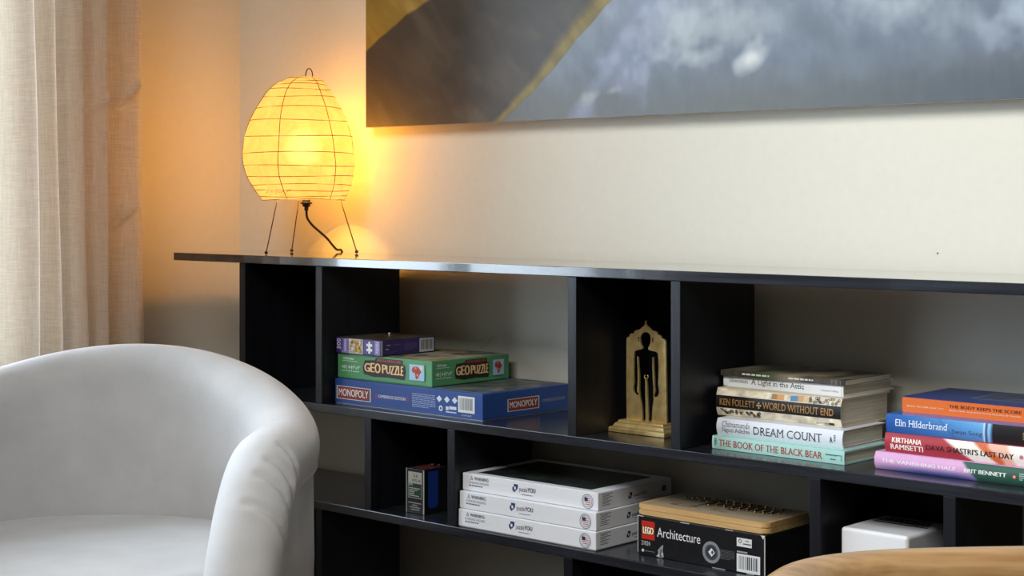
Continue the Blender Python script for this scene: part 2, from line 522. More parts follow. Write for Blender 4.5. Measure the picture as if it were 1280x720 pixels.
# ------------------------------------------------------------------ curtain
def linen():
    m, nt, b = new_mat('curtain_linen')
    L = nt.links.new
    tc = node(nt, 'ShaderNodeTexCoord')
    def weave(scale):
        mp = node(nt, 'ShaderNodeMapping'); mp.inputs['Scale'].default_value = scale
        n = node(nt, 'ShaderNodeTexNoise', i={'Scale': 1., 'Detail': 3., 'Roughness': .7})
        L(tc.outputs['Object'], mp.inputs['Vector']); L(mp.outputs['Vector'], n.inputs['Vector'])
        return n
    a, c = weave((420, 420, 18)), weave((25, 25, 420))
    mx = node(nt, 'ShaderNodeMath', operation='ADD'); L(a.outputs['Fac'], mx.inputs[0]); L(c.outputs['Fac'], mx.inputs[1])
    hf = node(nt, 'ShaderNodeMath', operation='MULTIPLY'); hf.inputs[1].default_value = .5; L(mx.outputs[0], hf.inputs[0])
    r = node(nt, 'ShaderNodeValToRGB'); r.color_ramp.elements[0].position = .32; r.color_ramp.elements[1].position = .68
    r.color_ramp.elements[0].color = lin((206, 192, 174)) + [1]; r.color_ramp.elements[1].color = lin((236, 228, 216)) + [1]
    L(hf.outputs[0], r.inputs['Fac'])
    bp = node(nt, 'ShaderNodeBump', i={'Strength': .3, 'Distance': .001}); L(hf.outputs[0], bp.inputs['Height'])
    d = node(nt, 'ShaderNodeBsdfDiffuse'); t = node(nt, 'ShaderNodeBsdfTranslucent')
    for q in (d, t): L(r.outputs['Color'], q.inputs['Color']); L(bp.outputs['Normal'], q.inputs['Normal'])
    ms = node(nt, 'ShaderNodeMixShader'); ms.inputs[0].default_value = .55
    L(d.outputs[0], ms.inputs[1]); L(t.outputs[0], ms.inputs[2]); L(ms.outputs[0], nt.nodes['Material Output'].inputs[0])
    nt.nodes.remove(b)
    return m
M_LINEN = linen()
cur = thing('curtain', 'pale linen curtain hanging in soft folds beside the window', 'curtain', (XL + .1, 1.9, 0))
# cross-section at mid height: (y, x offset from the hanging line)
cs = catmull([(1.655, .02), (1.685, -.02), (1.722, -.03), (1.748, .012), (1.764, .048), (1.770, .050), (1.771, .02), (1.782, -.012), (1.806, -.020),
              (1.828, .010), (1.838, .026), (1.846, .024), (1.852, .004), (1.868, -.006), (1.888, .010), (1.899, .032), (1.904, .030), (1.905, .010),
              (1.920, -.002), (1.938, .012), (1.953, .034), (1.958, .033), (1.959, .012), (1.972, .000), (1.996, .004), (2.022, .012), (2.043, .020), (2.062, .012), (2.066, .002)], 7)
m = MB(); P = []; NZ = 260
zs = np.linspace(.02, 2.42, NZ)
for z in zs:
    k = (1.0 - z)          # the folds drift and open a little towards the hem
    for i, (y, x) in enumerate(cs):
        q = i / len(cs)
        yy = y + k * .014 + .004 * math.sin(z * 3 + y * 17)
        xx = x * (1.55 + .18 * math.sin(z * 2.1 + y * 40) * .5) + .004 * math.sin(z * 5 + y * 30)
        # pinched creases in the last folds
        for cz, cy, am, wd in ((1.195, 2.030, .022, .008), (1.172, 1.945, .014, .008), (.935, 2.02, .014, .006), (1.17, 1.89, .005, .01)):
            xx += am * math.exp(-((z - cz - (yy - cy) * .9) / wd) ** 2 - ((yy - cy) / .026) ** 2)
        P.append((xx, yy - 1.9, z))
n = len(cs)
m.add(P, [[j * n + i, j * n + i + 1, (j + 1) * n + i + 1, (j + 1) * n + i] for j in range(NZ - 1) for i in range(n - 1)], smooth=True)
co = m.build('curtain_panel', M_LINEN, cur)
m = MB(); m.tube([(0, -1.75, 2.44), (0, .30, 2.44)], .011, n=12); m.tube([(0, .30, 2.44), (0, .33, 2.44)], .02, n=12)
for y in (-.2, .2, -1.6): m.tube([(-.1, y, 2.44), (0, y, 2.44)], .007, n=8)
m.build('curtain_rod', simple('rod_steel', (90, 88, 86), .4, 1), cur)

# ------------------------------------------------------------------ paper lamp
lamp = thing('paper_table_lamp', 'glowing ribbed paper lantern lamp on thin wire legs on the black shelf top', 'lamp', (-2.711, 2.276, ZT + LIFT), R(42.62))
lz = lambda y: .379 - (y - 97) * .000672
prof = [(97, 30, 261), (103, 48, 256), (120, 79, 248), (150, 105, 242), (200, 136, 241), (240, 155, 240), (290, 171, 240), (350, 177, 240),
        (380, 176.5, 242), (415, 169, 245), (440, 160, 249), (470, 144, 253), (490, 131, 256)]
# stretch the measured heights of the shade (0.961 .. 1.229 above the floor)
pr = catmull([(lz(97 + (y - 97)), w * .000672, (c - 247) * .000672) for y, w, c in prof], 6)
z_ribs = [lz(y) for y in (104, 113, 124, 140, 164, 198, 240, 290, 342, 383, 416, 442, 461, 479, 489)]
def shade_r(z):
    o = pr[::-1]
    return np.interp(z, o[:, 0], o[:, 1]), np.interp(z, o[:, 0], o[:, 2])
def pap():
    m, nt, b = new_mat('lamp_paper'); L = nt.links.new
    tc = node(nt, 'ShaderNodeTexCoord')
    n = node(nt, 'ShaderNodeTexNoise', i={'Scale': 26., 'Detail': 6., 'Roughness': .7, 'Distortion': .6}); L(tc.outputs['Object'], n.inputs['Vector'])
    r = node(nt, 'ShaderNodeValToRGB'); r.color_ramp.elements[0].position = .3; r.color_ramp.elements[1].position = .62
    r.color_ramp.elements[0].color = lin((236, 190, 104)) + [1]; r.color_ramp.elements[1].color = lin((252, 214, 128)) + [1]
    L(n.outputs['Fac'], r.inputs['Fac'])
    t = node(nt, 'ShaderNodeBsdfTranslucent'); d = node(nt, 'ShaderNodeBsdfDiffuse'); g = node(nt, 'ShaderNodeBsdfRefraction', i={'Roughness': .42, 'IOR': 1.04})
    e = node(nt, 'ShaderNodeEmission'); e.inputs['Strength'].default_value = EMIT
    dk = node(nt, 'ShaderNodeMix', data_type='RGBA', blend_type='MULTIPLY'); dk.inputs[0].default_value = 1; dk.inputs[7].default_value = (.15, .15, .15, 1)
    L(r.outputs['Color'], dk.inputs[6])
    for q in (t, d): L(dk.outputs[2], q.inputs['Color'])
    L(r.outputs['Color'], e.inputs['Color'])
    g.inputs['Color'].default_value = (1, .72, .3, 1)
    m1 = node(nt, 'ShaderNodeMixShader'); m1.inputs[0].default_value = .35; L(t.outputs[0], m1.inputs[1]); L(d.outputs[0], m1.inputs[2])
    m0 = node(nt, 'ShaderNodeMixShader'); m0.inputs[0].default_value = 0; L(m1.outputs[0], m0.inputs[1]); L(g.outputs[0], m0.inputs[2])
    tp = node(nt, 'ShaderNodeBsdfTransparent'); tp.inputs['Color'].default_value = (1, .86, .6, 1)
    m2 = node(nt, 'ShaderNodeMixShader'); m2.inputs[0].default_value = .34; L(m0.outputs[0], m2.inputs[1]); L(tp.outputs[0], m2.inputs[2])
    a = node(nt, 'ShaderNodeAddShader'); L(m2.outputs[0], a.inputs[0]); L(e.outputs[0], a.inputs[1])
    L(a.outputs[0], nt.nodes['Material Output'].inputs[0]); nt.nodes.remove(b)
    return m
EMIT = .54
m = MB(); NA = 72; P = []
zz = np.linspace(pr[0, 0], pr[-1, 0], 150)
for z in zz:
    r0, ox = shade_r(z)
    # the paper sags in between the ribs
    lo = max([q for q in z_ribs if q <= z + 1e-6], default=z); hi = min([q for q in z_ribs if q >= z - 1e-6], default=z)
    sag = 0 if hi - lo < 1e-5 else math.sin(math.pi * (z - lo) / (hi - lo)) * (hi - lo) * .045
    for k in range(NA):
        an = 2 * math.pi * k / NA
        rr = r0 - sag + .0012 * math.sin(5 * an + z * 40) * min(1, r0 * 10)
        P.append((ox + rr * math.cos(an), rr * math.sin(an), z))
m.add(P, [[j * NA + k, (j + 1) * NA + k, (j + 1) * NA + (k + 1) % NA, j * NA + (k + 1) % NA] for j in range(len(zz) - 1) for k in range(NA)], smooth=True)
m.build('lamp_shade', pap(), lamp)
M_RIB = simple('bamboo_rib', (140, 104, 44), .7)
m = MB()
for i, z in enumerate(z_ribs):
    r0, ox = shade_r(z)
    m.tube([(ox + (r0 + .0002) * math.cos(a), (r0 + .0002) * math.sin(a), z + .0014 * math.sin(2 * a + i * 2.1)) for a in np.linspace(0, 2 * math.pi, 49)[:-1]], .00075, n=6, closed=True)
m.build('ribbing', M_RIB, lamp)
m = MB()
for k in range(6):
    an = R(-104 + 60 * k)
    pts = []
    for i, z in enumerate(np.linspace(pr[0, 0] - .001, pr[-1, 0] + .001, 60)):
        r0, ox = shade_r(z); a2 = an + .022 * math.sin(z * 33 + k * 2)
        pts.append((ox + (r0 + .0003) * math.cos(a2), (r0 + .0003) * math.sin(a2), z))
    m.tube(pts, .0008, n=6)
m.build('paper_seams', M_RIB, lamp)
m = MB()
for k, dx in enumerate(np.linspace(0, 1, 13)):
    a0 = R(-132 + 34 * dx); z = lz(466 - 3 * dx) + .0022 * math.sin(k * 2.3)
    r0, ox = shade_r(z)
    for s_ in range(2):
        q0 = a0 + s_ * .01; zz0 = z + (.002 if s_ else -.0015)
        m.tube([(ox + (r0 + .0006) * math.cos(q0), (r0 + .0006) * math.sin(q0), zz0), (ox + (r0 + .0006) * math.cos(q0 + .02), (r0 + .0006) * math.sin(q0 + .02), zz0 + .0022 * math.cos(k * 1.7 + s_))], .0006, n=5)
m.build('signature', simple('stamp_ink', (60, 40, 16), .8), lamp)
M_WIRE = simple('dark_wire', (58, 42, 30), .4, .8)
for fx, fy, tx, ty in ((-.0625, -.078, -.042, -.062), (-.031, .088, -.014, .074), (.121, -.010, .087, -.008)):
    m = MB(); m.tube([(tx, ty, .112), (fx, fy, .004)], .0011, n=8)
    b = bmesh.new(); bmesh.ops.create_uvsphere(b, u_segments=12, v_segments=8, radius=.0038)
    for v in b.verts: v.co += Vector((fx, fy, .0038))
    m.bm(b, smooth=True)
    m.build('leg', M_WIRE, lamp)
m = MB(); m.tube([(.018 + .0075 * math.cos(a) - .0, 0, .380 + .017 * math.sin(a)) for a in np.linspace(0, math.pi, 14)], .0011, n=6)
m.tube([(.0105, 0, .380), (.006, 0, .376), (.003, 0, .382)], .001, n=6)
m.tube([(-.008, 0, .3785), (.028, 0, .3785)], .001, n=6)
m.build('wire_hook', M_WIRE, lamp)
m = MB(); m.tube([(.012, 0, .118), (.012, 0, .100)], .0085, n=14); m.tube([(.012, 0, .110), (.012, 0, .106)], .0125, n=14); m.tube([(.012, 0, .100), (.012, 0, .092)], .0045, n=10)
m.build('lamp_socket', simple('black_plastic', (26, 22, 20), .4), lamp)
m = MB()
m.tube(catmull([(.012, 0, .094), (.013, .008, .076), (.022, .024, .060), (.036, .045, .045), (.050, .062, .030), (.060, .078, .015), (.068, .092, .0050), (.0755, .109, .0032), (.078, .1145, -.014), (.078, .1145, -.09)], 6), .0026, n=8)
m.build('power_cord', simple('cord_black', (30, 24, 20), .5), lamp)
bm_, nt, b = new_mat('warm_bulb'); b.inputs['Emission Color'].default_value = (1, .62, .22, 1); ge_ = node(nt, 'ShaderNodeNewGeometry'); dt_ = node(nt, 'ShaderNodeVectorMath', operation='DOT_PRODUCT'); nt.links.new(ge_.outputs['Normal'], dt_.inputs[0]); nt.links.new(ge_.outputs['Incoming'], dt_.inputs[1])
ab_ = node(nt, 'ShaderNodeMath', operation='ABSOLUTE'); nt.links.new(dt_.outputs['Value'], ab_.inputs[0])
pw_ = node(nt, 'ShaderNodeMath', operation='POWER'); pw_.inputs[1].default_value = 2.2; nt.links.new(ab_.outputs[0], pw_.inputs[0])
mr = node(nt, 'ShaderNodeMath', operation='MULTIPLY'); mr.inputs[1].default_value = 1.0; nt.links.new(pw_.outputs[0], mr.inputs[0])
b.inputs['Base Color'].default_value = (1, .9, .7, 1)
# frosted glass: partly clear, glowing most where it is seen face on
bt_ = node(nt, 'ShaderNodeBsdfTransparent'); be_ = node(nt, 'ShaderNodeEmission'); be_.inputs['Color'].default_value = (1, .78, .36, 1)
nt.links.new(mr.outputs[0], be_.inputs['Strength']); bx_ = node(nt, 'ShaderNodeAddShader')
nt.links.new(bt_.outputs[0], bx_.inputs[0]); nt.links.new(be_.outputs[0], bx_.inputs[1]); nt.links.new(bx_.outputs[0], nt.nodes['Material Output'].inputs[0]); nt.nodes.remove(b)
m = MB(); b_ = bmesh.new(); bmesh.ops.create_uvsphere(b_, u_segments=20, v_segments=14, radius=.046)
for v in b_.verts: v.co = Vector((v.co.x + .005, v.co.y, v.co.z * 1.05 + .226))
m.bm(b_, smooth=True); m.build('bulb', bm_, lamp)
# the bulb's own light, spilling out of the open bottom and top and through the paper
pl = bpy.data.lights.new('bulb_light', 'POINT'); pl.energy = 8.6 / 14; pl.color = (1, .45, .06); pl.shadow_soft_size = 0
for k in range(14):          # bulb light split over spread points to soften the rib shadows
    u_ = 1 - 2 * (k + .5) / 14; an = 2.39996 * k
    po = bpy.data.objects.new('bulb_light', pl); COL.objects.link(po); po.parent = lamp
    po.location = (.005 + .021 * math.sqrt(1 - u_ * u_) * math.cos(an), .021 * math.sqrt(1 - u_ * u_) * math.sin(an), .226 + .024 * u_)

# ------------------------------------------------------------------ games on the middle shelf
BL = (36, 72, 142)
def art(seed, pal, sx=6, sy=6):
    pal = np.array(pal, float)
    def fn(x, y):
        a = vnoise(x, y, sx, sy, seed, 4); b = vnoise(x + 3, y, sx * 1.6, sy * 1.6, seed + 1, 3)
        k = np.clip((a - .25) * 2 * (len(pal) - 1), 0, len(pal) - 1.001); i = k.astype(int); t = (k - i)[..., None]
        c = pal[i] * (1 - t) + pal[i + 1] * t
        return c * (.7 + .6 * b)[..., None]
    return fn

# -- blue board game
t, m, F, Rt, T, pn = card_box('board_game_box', 'flat blue board game box lying under the green puzzle box', 'game box', PRINT, .410, .245, .049, (-2.063, 2.163), ZM, -.3, BL, (210, 214, 220))
def plaque(f, a0, a1, b0, b1, s):
    f.rect(a0, a1, b0, b1, (214, 210, 204)); f.rect(a0 + (a1 - a0) * .03, a1 - (a1 - a0) * .03, b0 + .03, b1 - .03, (32, 26, 30))
    f.rect(a0 + (a1 - a0) * .05, a1 - (a1 - a0) * .05, b0 + .05, b1 - .05, (150, 44, 44))
    f.text(s, a0 + (a1 - a0) * .075 + .001, a1 - (a1 - a0) * .065 + .001, b0 + .115, b1 - .125, (24, 20, 22), .03)
    f.text(s, a0 + (a1 - a0) * .07, a1 - (a1 - a0) * .07, b0 + .13, b1 - .11, (236, 234, 228), .012)
plaque(F, .012, .258, .19, .72, 'MONOPOLY')
F.text('(', .292, .302, .36, .58, (190, 40, 50), .02); F.text(')', .508, .518, .36, .58, (190, 40, 50), .02)
F.text('CAMBRIDGE EDITION', .312, .50, .42, .54, (226, 230, 236), .01)
F.small_print(.545, .70, .20, .76, 8, (150, 168, 206), .45, 3)
for a_, b_ in ((.725, .66), (.775, .66), (.825, .66)):
    F.poly([(a_ - .018, b_), (a_, b_ - .13), (a_ + .018, b_), (a_, b_ + .13)], (214, 222, 234))
F.disc(.735, .30, .0052, (220, 226, 236)); F.disc(.735, .30, .0026, BL)
F.rect(.768, .786, .26, .40, (214, 222, 234)); F.rect(.79, .836, .30, .42, (214, 222, 234)); F.rect(.768, .836, .17, .22, (190, 204, 226))
F.barcode(.847, .952, .24, .86, 4)
F.text('C15415678', .87, .93, .11, .17, (200, 212, 232))
plaque(Rt, .27, .63, .22, .70, 'MONOPOLY')
Rt.text('CAMBRIDGE EDITION', .66, .93, .42, .54, (150, 160, 176), .008)
T.paint(.03, .97, .03, .97, 60, 40, art(5, [(40, 60, 70), (96, 96, 74), (64, 92, 116), (150, 130, 100), (52, 62, 56)], 9, 5))
T.rect(.03, .97, .03, .07, (108, 140, 170))
m.build(pn, PRINT, t)

# -- green map puzzle
GR = (84, 152, 100)
t, m, F, Rt, T, pn = card_box('map_puzzle_box', 'green map puzzle box stacked on top of the blue game box', 'puzzle box', PRINT, .268, .215, .0497, (-2.206, 2.174), ZM + .0495, .2, GR, (70, 120, 84))
def geo(f, k=1.):
    c = lambda *q: tuple(int(v * k) for v in q)
    f.text('GEO', .06, .125, .76, .86, c(232, 240, 232), .02); f.small_print(.13, .20, .77, .83, 1, c(225, 236, 226), .9, 19)
    f.rect(.05, .22, .70, .72, c(206, 226, 208))
    for a0, s in ((.045, '48'), (.115, '4+'), (.165, '9"x9"')):
        f.text(s, a0, a0 + (.045 if len(s) < 4 else .085), .40, .54, c(226, 238, 228), .012)
    f.rect(.100, .104, .28, .56, c(226, 238, 228)); f.rect(.155, .159, .28, .56, c(226, 238, 228))
    f.rect(.045, .09, .30, .33, c(206, 226, 208)); f.rect(.115, .145, .30, .33, c(206, 226, 208)); f.rect(.17, .24, .30, .33, c(206, 226, 208))
    dk = (38, 26, 30)
    f.poly([(.29, .26), (.40, .18), (.55, .21), (.72, .17), (.735, .50), (.725, .74), (.70, .76), (.70, .93), (.42, .93), (.41, .84), (.30, .80), (.28, .50)], dk)
    f.text('AFRICA & MIDDLE EAST', .43, .69, .80, .90, (196, 72, 52), .02)
    for s, a0, a1, b0, b1 in (('G', .30, .355, .36, .70), ('E', .365, .405, .36, .72), ('O', .412, .468, .34, .72), ('P', .49, .53, .36, .70), ('U', .535, .575, .36, .68),
                              ('Z', .58, .615, .34, .68), ('Z', .62, .655, .34, .70), ('L', .66, .685, .35, .70), ('E', .69, .71, .34, .70)):
        f.text(s, a0, a1, b0, b1, (240, 200, 140), .035)
    f.rect(.77, .93, .20, .84, (110, 140, 190)); f.rect(.776, .924, .22, .82, (164, 204, 226))
    af = [(.80, .62), (.812, .72), (.84, .76), (.87, .73), (.885, .64), (.90, .55), (.882, .47), (.872, .36), (.852, .26), (.838, .30), (.836, .42), (.828, .50), (.806, .52)]
    f.poly(af, (176, 52, 48))
    f.poly([(.872, .72), (.90, .79), (.915, .70), (.892, .62)], (226, 216, 160))
    f.poly([(.828, .72), (.845, .745), (.850, .66), (.832, .64)], (222, 150, 60)); f.poly([(.846, .44), (.866, .46), (.86, .36)], (232, 190, 90)); f.poly([(.852, .60), (.874, .62), (.868, .52)], (110, 60, 80))
geo(F)
geo(Rt)
T.paint(.02, .98, .02, .98, 48, 44, art(15, [(60, 84, 96), (150, 140, 110), (196, 160, 110), (110, 140, 150), (170, 150, 120)], 8, 6))
m.build(pn, PRINT, t)

# -- small purple puzzle
PU = (58, 46, 104)
t, m, F, Rt, T, pn = card_box('jigsaw_puzzle_box', 'small purple jigsaw box, topmost of the stack on the blue game box', 'puzzle box', PRINT, .132, .148, .0315, (-2.341, 2.168), ZM + .0500 + .0497, 0, PU)
F.rect(.12, .29, .05, .95, (128, 116, 176)); F.rect(.62, .9, .06, .95, (84, 72, 140)); F.rect(.86, .97, .06, .94, (140, 128, 188))
F.text('300', .025, .10, .26, .92, (206, 200, 226), .02, vertical=True)
F.small_print(.13, .16, .20, .88, 6, (58, 46, 104), .6, 12); F.small_print(.19, .22, .12, .90, 9, (210, 206, 230), .6, 13)
F.small_print(.25, .28, .16, .8, 6, (58, 46, 104), .6, 14)
F.rect(.295, .60, .05, .96, (208, 204, 224))
F.paint(.31, .585, .09, .92, 26, 20, art(21, [(70, 110, 60), (232, 226, 214), (150, 96, 50), (220, 190, 60), (46, 60, 44)], 5, 4))
# white jigsaw piece
cx, cy = .745, .50; pc = []
for k, (kn, sg) in enumerate(((1, 1), (1, -1), (1, 1), (1, -1))):
    a0 = math.pi / 2 * k
    side = [(-.5, .5), (-.12, .5)] + [(.19 * math.sin(q) * 1, .5 + sg * (.15 + .17 * math.cos(q))) for q in np.linspace(-2.5, 2.5, 11)] + [(.12, .5)]
    for x, y in side:
        c_, s_ = math.cos(-a0), math.sin(-a0)
        pc.append((cx + (x * c_ - y * s_) * .125, cy + (x * s_ + y * c_) * .46))
import mathutils
e_ = F._lift()
tri = mathutils.geometry.tessellate_polygon([[Vector((a, b * .25, 0)) for a, b in pc]])
m.add([F.fn(a * F.w, b * F.h, e_) for a, b in pc], [list(q) for q in tri], (238, 238, 240))
F.small_print(.885, .95, .15, .88, 6, (214, 208, 236), .6, 15)
Rt.rect(0, .022, .02, .98, (200, 196, 204))
Rt.small_print(.10, .20, .62, .70, 1, (196, 160, 70), .9, 16); Rt.rect(.08, .13, .38, .46, (170, 170, 190)); Rt.small_print(.22, .42, .60, .72, 1, (92, 86, 130), .6, 5)
Rt.small_print(.42, .66, .26, .72, 6, (104, 98, 142), .4, 8); Rt.small_print(.08, .30, .14, .26, 2, (92, 86, 130), .4, 9)
Rt.barcode(.70, .97, .08, .94, 12, (60, 64, 64), (196, 196, 196), 14)
T.paint(.0, 1, .0, 1, 30, 30, art(27, [(40, 32, 28), (88, 66, 48), (60, 70, 44), (110, 84, 60), (36, 34, 40)], 7, 5))
m.build(pn, PRINT, t)
m = MB(); m.tube([(.075, .075, .0315), (.075, .075, .036)], .0016, n=8, col=(170, 170, 170)); b = bmesh.new(); bmesh.ops.create_uvsphere(b, u_segments=10, v_segments=6, radius=.0026)
for v in b.verts: v.co += Vector((.075, .075, .0375))
m.bm(b, (190, 190, 190), True); m.build('hanging_tab', PRINT, t)

# ------------------------------------------------------------------ three white puzzle boxes
def white_puzzle(corner, z, ang, label, PL):
    H = .0322
    t, m, F, Rt, T, pn = card_box('photo_puzzle_box', label, 'puzzle box', PRINT, PL, .212, H, corner, z, ang, (240, 242, 247), (200, 204, 212), 'white puzzle boxes')
    K = (70, 74, 84)
    F.poly([(.060, .66), (.082, .66), (.071, .90)], K); F.poly([(.0645, .685), (.0775, .685), (.071, .84)], (240, 242, 247)); F.rect(.0702, .0718, .70, .79, K)
    F.text('WARNING:', .092, .205, .66, .85, K, .022)
    F.text('CHOKING HAZARD', .052, .205, .45, .58, (104, 108, 118), .0)
    F.small_print(.052, .20, .30, .38, 1, (120, 124, 134), .9, 17)
    NB = (44, 66, 112)
    F.poly([(.385, .44), (.412, .44), (.425, .60), (.425, .80), (.395, .80), (.395, .66), (.385, .62)], NB); F.rect(.398, .411, .50, .66, (240, 242, 247)); F.disc(.398, .42, .0022, NB)
    F.text('puzzle', .437, .497, .36, .70, (62, 70, 92), .0); F.text('YOU', .499, .556, .46, .70, (40, 52, 84), .02)
    F.rect(.455, .535, .27, .30, (110, 116, 132))
    F.disc(.928, .47, .0126, (70, 74, 100), .0117); F.disc(.928, .47, .0098, (74, 70, 92), .0092)
    F.disc(.928, .47, .0078, (232, 230, 234))
    for k in range(4): F.rect(.909 + .004 * (k == 0), .949 - .004 * (k in (0, 3)), .30 + k * .10, .34 + k * .10, (186, 70, 76)); F.k -= 1
    F.k += 1; F.rect(.907, .930, .48, .68, (52, 56, 92))
    for k, (a0, a1) in enumerate(((.05, .19), (.06, .15), (.05, .19), (.06, .13), (.05, .17), (.06, .14), (.05, .16))):
        Rt.rect(a0, a1, .84 - k * .095, .875 - k * .095, (120, 122, 126)); Rt.k -= 1
    Rt.k += 1
    Rt.poly([(.40, .34), (.435, .34), (.45, .48), (.45, .66), (.415, .66), (.415, .54), (.40, .50)], (40, 44, 56)); Rt.rect(.418, .432, .42, .54, (240, 242, 247))
    Rt.text('puzzle', .47, .565, .33, .58, (84, 86, 94), .01); Rt.text('YOU', .568, .65, .40, .58, (66, 68, 78), .02)
    Rt.rect(.50, .63, .25, .28, (130, 130, 134)); Rt.rect(.86, .92, .36, .66, (86, 86, 88)); Rt.rect(.875, .905, .45, .58, (130, 130, 130))
    T.rect(.07, .91, .08, .90, (48, 54, 66))
    T.paint(.085, .895, .105, .875, 50, 34, art(33, [(18, 26, 24), (34, 46, 36), (26, 34, 38), (56, 62, 50), (20, 26, 28)], 8, 6))
    m.build(pn, PRINT, t)
white_puzzle((-1.7805, 2.146), ZL, .5, 'white photo puzzle box at the bottom of three, directly on the lower shelf', .325)
white_puzzle((-1.7825, 2.149), ZL + .0325, .6, 'white photo puzzle box in the middle of the stack of three', .3225)
white_puzzle((-1.7855, 2.158), ZL + .0650, .9, 'white photo puzzle box on top of three with dark picture lid', .319)

# ------------------------------------------------------------------ black building-set box, wooden game board
t, m, F, Rt, T, pn = card_box('building_set_box', 'black cardboard building set box with red logo under the wooden game board', 'toy box', PRINT, .257, .185, .066, (-1.460, 2.181), ZL, 0, (22, 22, 25), None, tray=False, part='carton')
F.rect(.031, .138, .41, .875, (200, 44, 34))
F.text('LEGO', .041, .130, .53, .745, (24, 18, 18), .085); F.text('LEGO', .043, .128, .545, .73, (240, 200, 60), .05); F.text('LEGO', .045, .126, .555, .72, (244, 244, 244), .02)
F.text('Architecture', .160, .505, .525, .76, (232, 232, 234), .006)
F.text('21024', .031, .102, .255, .365, (214, 214, 214), .004)
F.disc(.042, .115, .0026, (216, 216, 206)); F.rect(.060, .14, .11, .12, (150, 150, 150))
F.poly([(0.150, 0.020), (0.200, 0.005), (0.215, 0.040), (0.205, 0.200), (0.210, 0.340), (0.188, 0.280), (0.165, 0.180), (0.170, 0.100)], (150, 152, 154)); F.poly([(0.178, 0.040), (0.196, 0.020), (0.200, 0.200), (0.190, 0.240)], (86, 88, 92)); F.poly([(0.165, 0.040), (0.178, 0.005), (0.176, 0.100)], (214, 214, 214)); F.poly([(0.192, 0.060), (0.206, 0.100), (0.200, 0.150)], (226, 226, 226))
F.disc(.592, .37, .0178, (136, 140, 146), .0128, 36); F.disc(.592, .37, .0128, (70, 74, 82), .0092, 36); F.disc(.592, .37, .0092, (52, 54, 60))
F.poly([(.567, .37), (.594, .48), (.620, .37), (.594, .26)], (226, 228, 232)); F.poly([(.590, .37), (.600, .43), (.610, .37), (.600, .32)], (60, 62, 70))
F.small_print(.66, .77, .24, .48, 7, (110, 112, 116), .35, 5); F.rect(.44, .56, .60, .604, (80, 80, 84))
F.rect(.787, .900, .64, .85, (222, 224, 224)); F.disc(.812, .77, .0034, (60, 64, 64), .0022); F.rect(.835, .895, .70, .73, (90, 92, 92)); F.rect(.85, .88, .78, .80, (90, 92, 92))
F.small_print(.79, .90, .49, .53, 1, (180, 180, 180), .9, 18); F.barcode(.787, .962, .025, .465, 31, (30, 32, 34), (224, 226, 228))
# worn white card at edges
for a0, a1, b0, b1 in ((.0, .006, .05, .97), (.35, .42, .975, .998), (.70, .76, .98, .998), (.0, .05, .975, .998), (.992, 1.0, .03, .95), (.60, .70, .0, .012), (.86, .92, .0, .014)):
    F.rect(a0, a1, b0, b1, (188, 188, 186)); F.k -= 1
F.k += 1; F.poly([(.965, .995), (1, .995), (.985, .90)], (214, 212, 206))
for k in range(6): Rt.rect(.10 + k * .09, .105 + k * .09, .35, .62 + .05 * (k % 2), (58, 58, 60)); Rt.k -= 1
m.build(pn, PRINT, t)

M_OAK = wood('beech_board', (190, 150, 96), (222, 184, 128), (4, 60, 60), .45, 0, .08)
gb = thing('wooden_game_board', 'folding wooden peg game board lying on the black building set box', 'game board', (-1.723, 2.184, ZL + .0672), R(.3))
def rslab(L, D, z0, z1, rad):
    b = bmesh.new()
    ring = []
    for cx, cy, a in ((L - rad, rad, -90), (L - rad, D - rad, 0), (rad, D - rad, 90), (rad, rad, 180)):
        for k in range(7):
            q = R(a + 15 * k); ring.append((cx + rad * math.cos(q), cy + rad * math.sin(q)))
    lo = [b.verts.new((x, y, z0)) for x, y in ring]; hi = [b.verts.new((x, y, z1)) for x, y in ring]
    n = len(ring)
    for k in range(n): b.faces.new((lo[k], lo[(k + 1) % n], hi[(k + 1) % n], hi[k]))
    b.faces.new(lo[::-1]); b.faces.new(hi)
    bmesh.ops.bevel(b, geom=[e for e in b.edges if abs(e.verts[0].co.z - e.verts[1].co.z) < 1e-6], offset=.0012, segments=2, affect='EDGES')
    return b
GL, GD = .263, .132
m = MB(); m.bm(rslab(GL, GD, 0, .0087, .012)); m.build('lower_panel', M_OAK, gb)
m = MB(); m.bm(rslab(GL, GD, .0093, .0180, .012)); up_ = m.build('upper_panel', M_OAK, gb)
m = MB(); m.box((.012, .012, .0086), (GL - .012, GD - .012, .0094)); m.build('hinge_gap', simple('dark_gap', (40, 30, 22), .8), gb)
m = MB(); T = Face(m, lambda a, b, e: (a, b, .0180 + e), GL, GD)
T.rect(.03, .97, .05, .95, (168, 150, 124))
for k in range(9):
    T.rect(.36 + k * .058, .40 + k * .058, .50 - .0 * k, .88, (70, 56, 44)); T.k -= 1
T.k += 1
T.rect(.345, .36, .25, .90, (50, 42, 36))
for k in range(26):
    a0 = random.uniform(.12, .62); b0 = random.uniform(.16, .46)
    T.rect(a0, a0 + random.uniform(.02, .07), b0, b0 + random.uniform(.01, .04), random.choice(((112, 96, 78), (84, 88, 92), (126, 108, 84)))); T.k -= 1
T.k += 1
for k in range(4): T.rect(.14, .34, .60 + k * .08, .625 + k * .08, (92, 78, 64)); T.k -= 1
m.build('burnt_pattern', PRINT_MATT, gb)
M_PEG = simple('brass_peg', (190, 160, 110), .22, 1)
peg_me = None
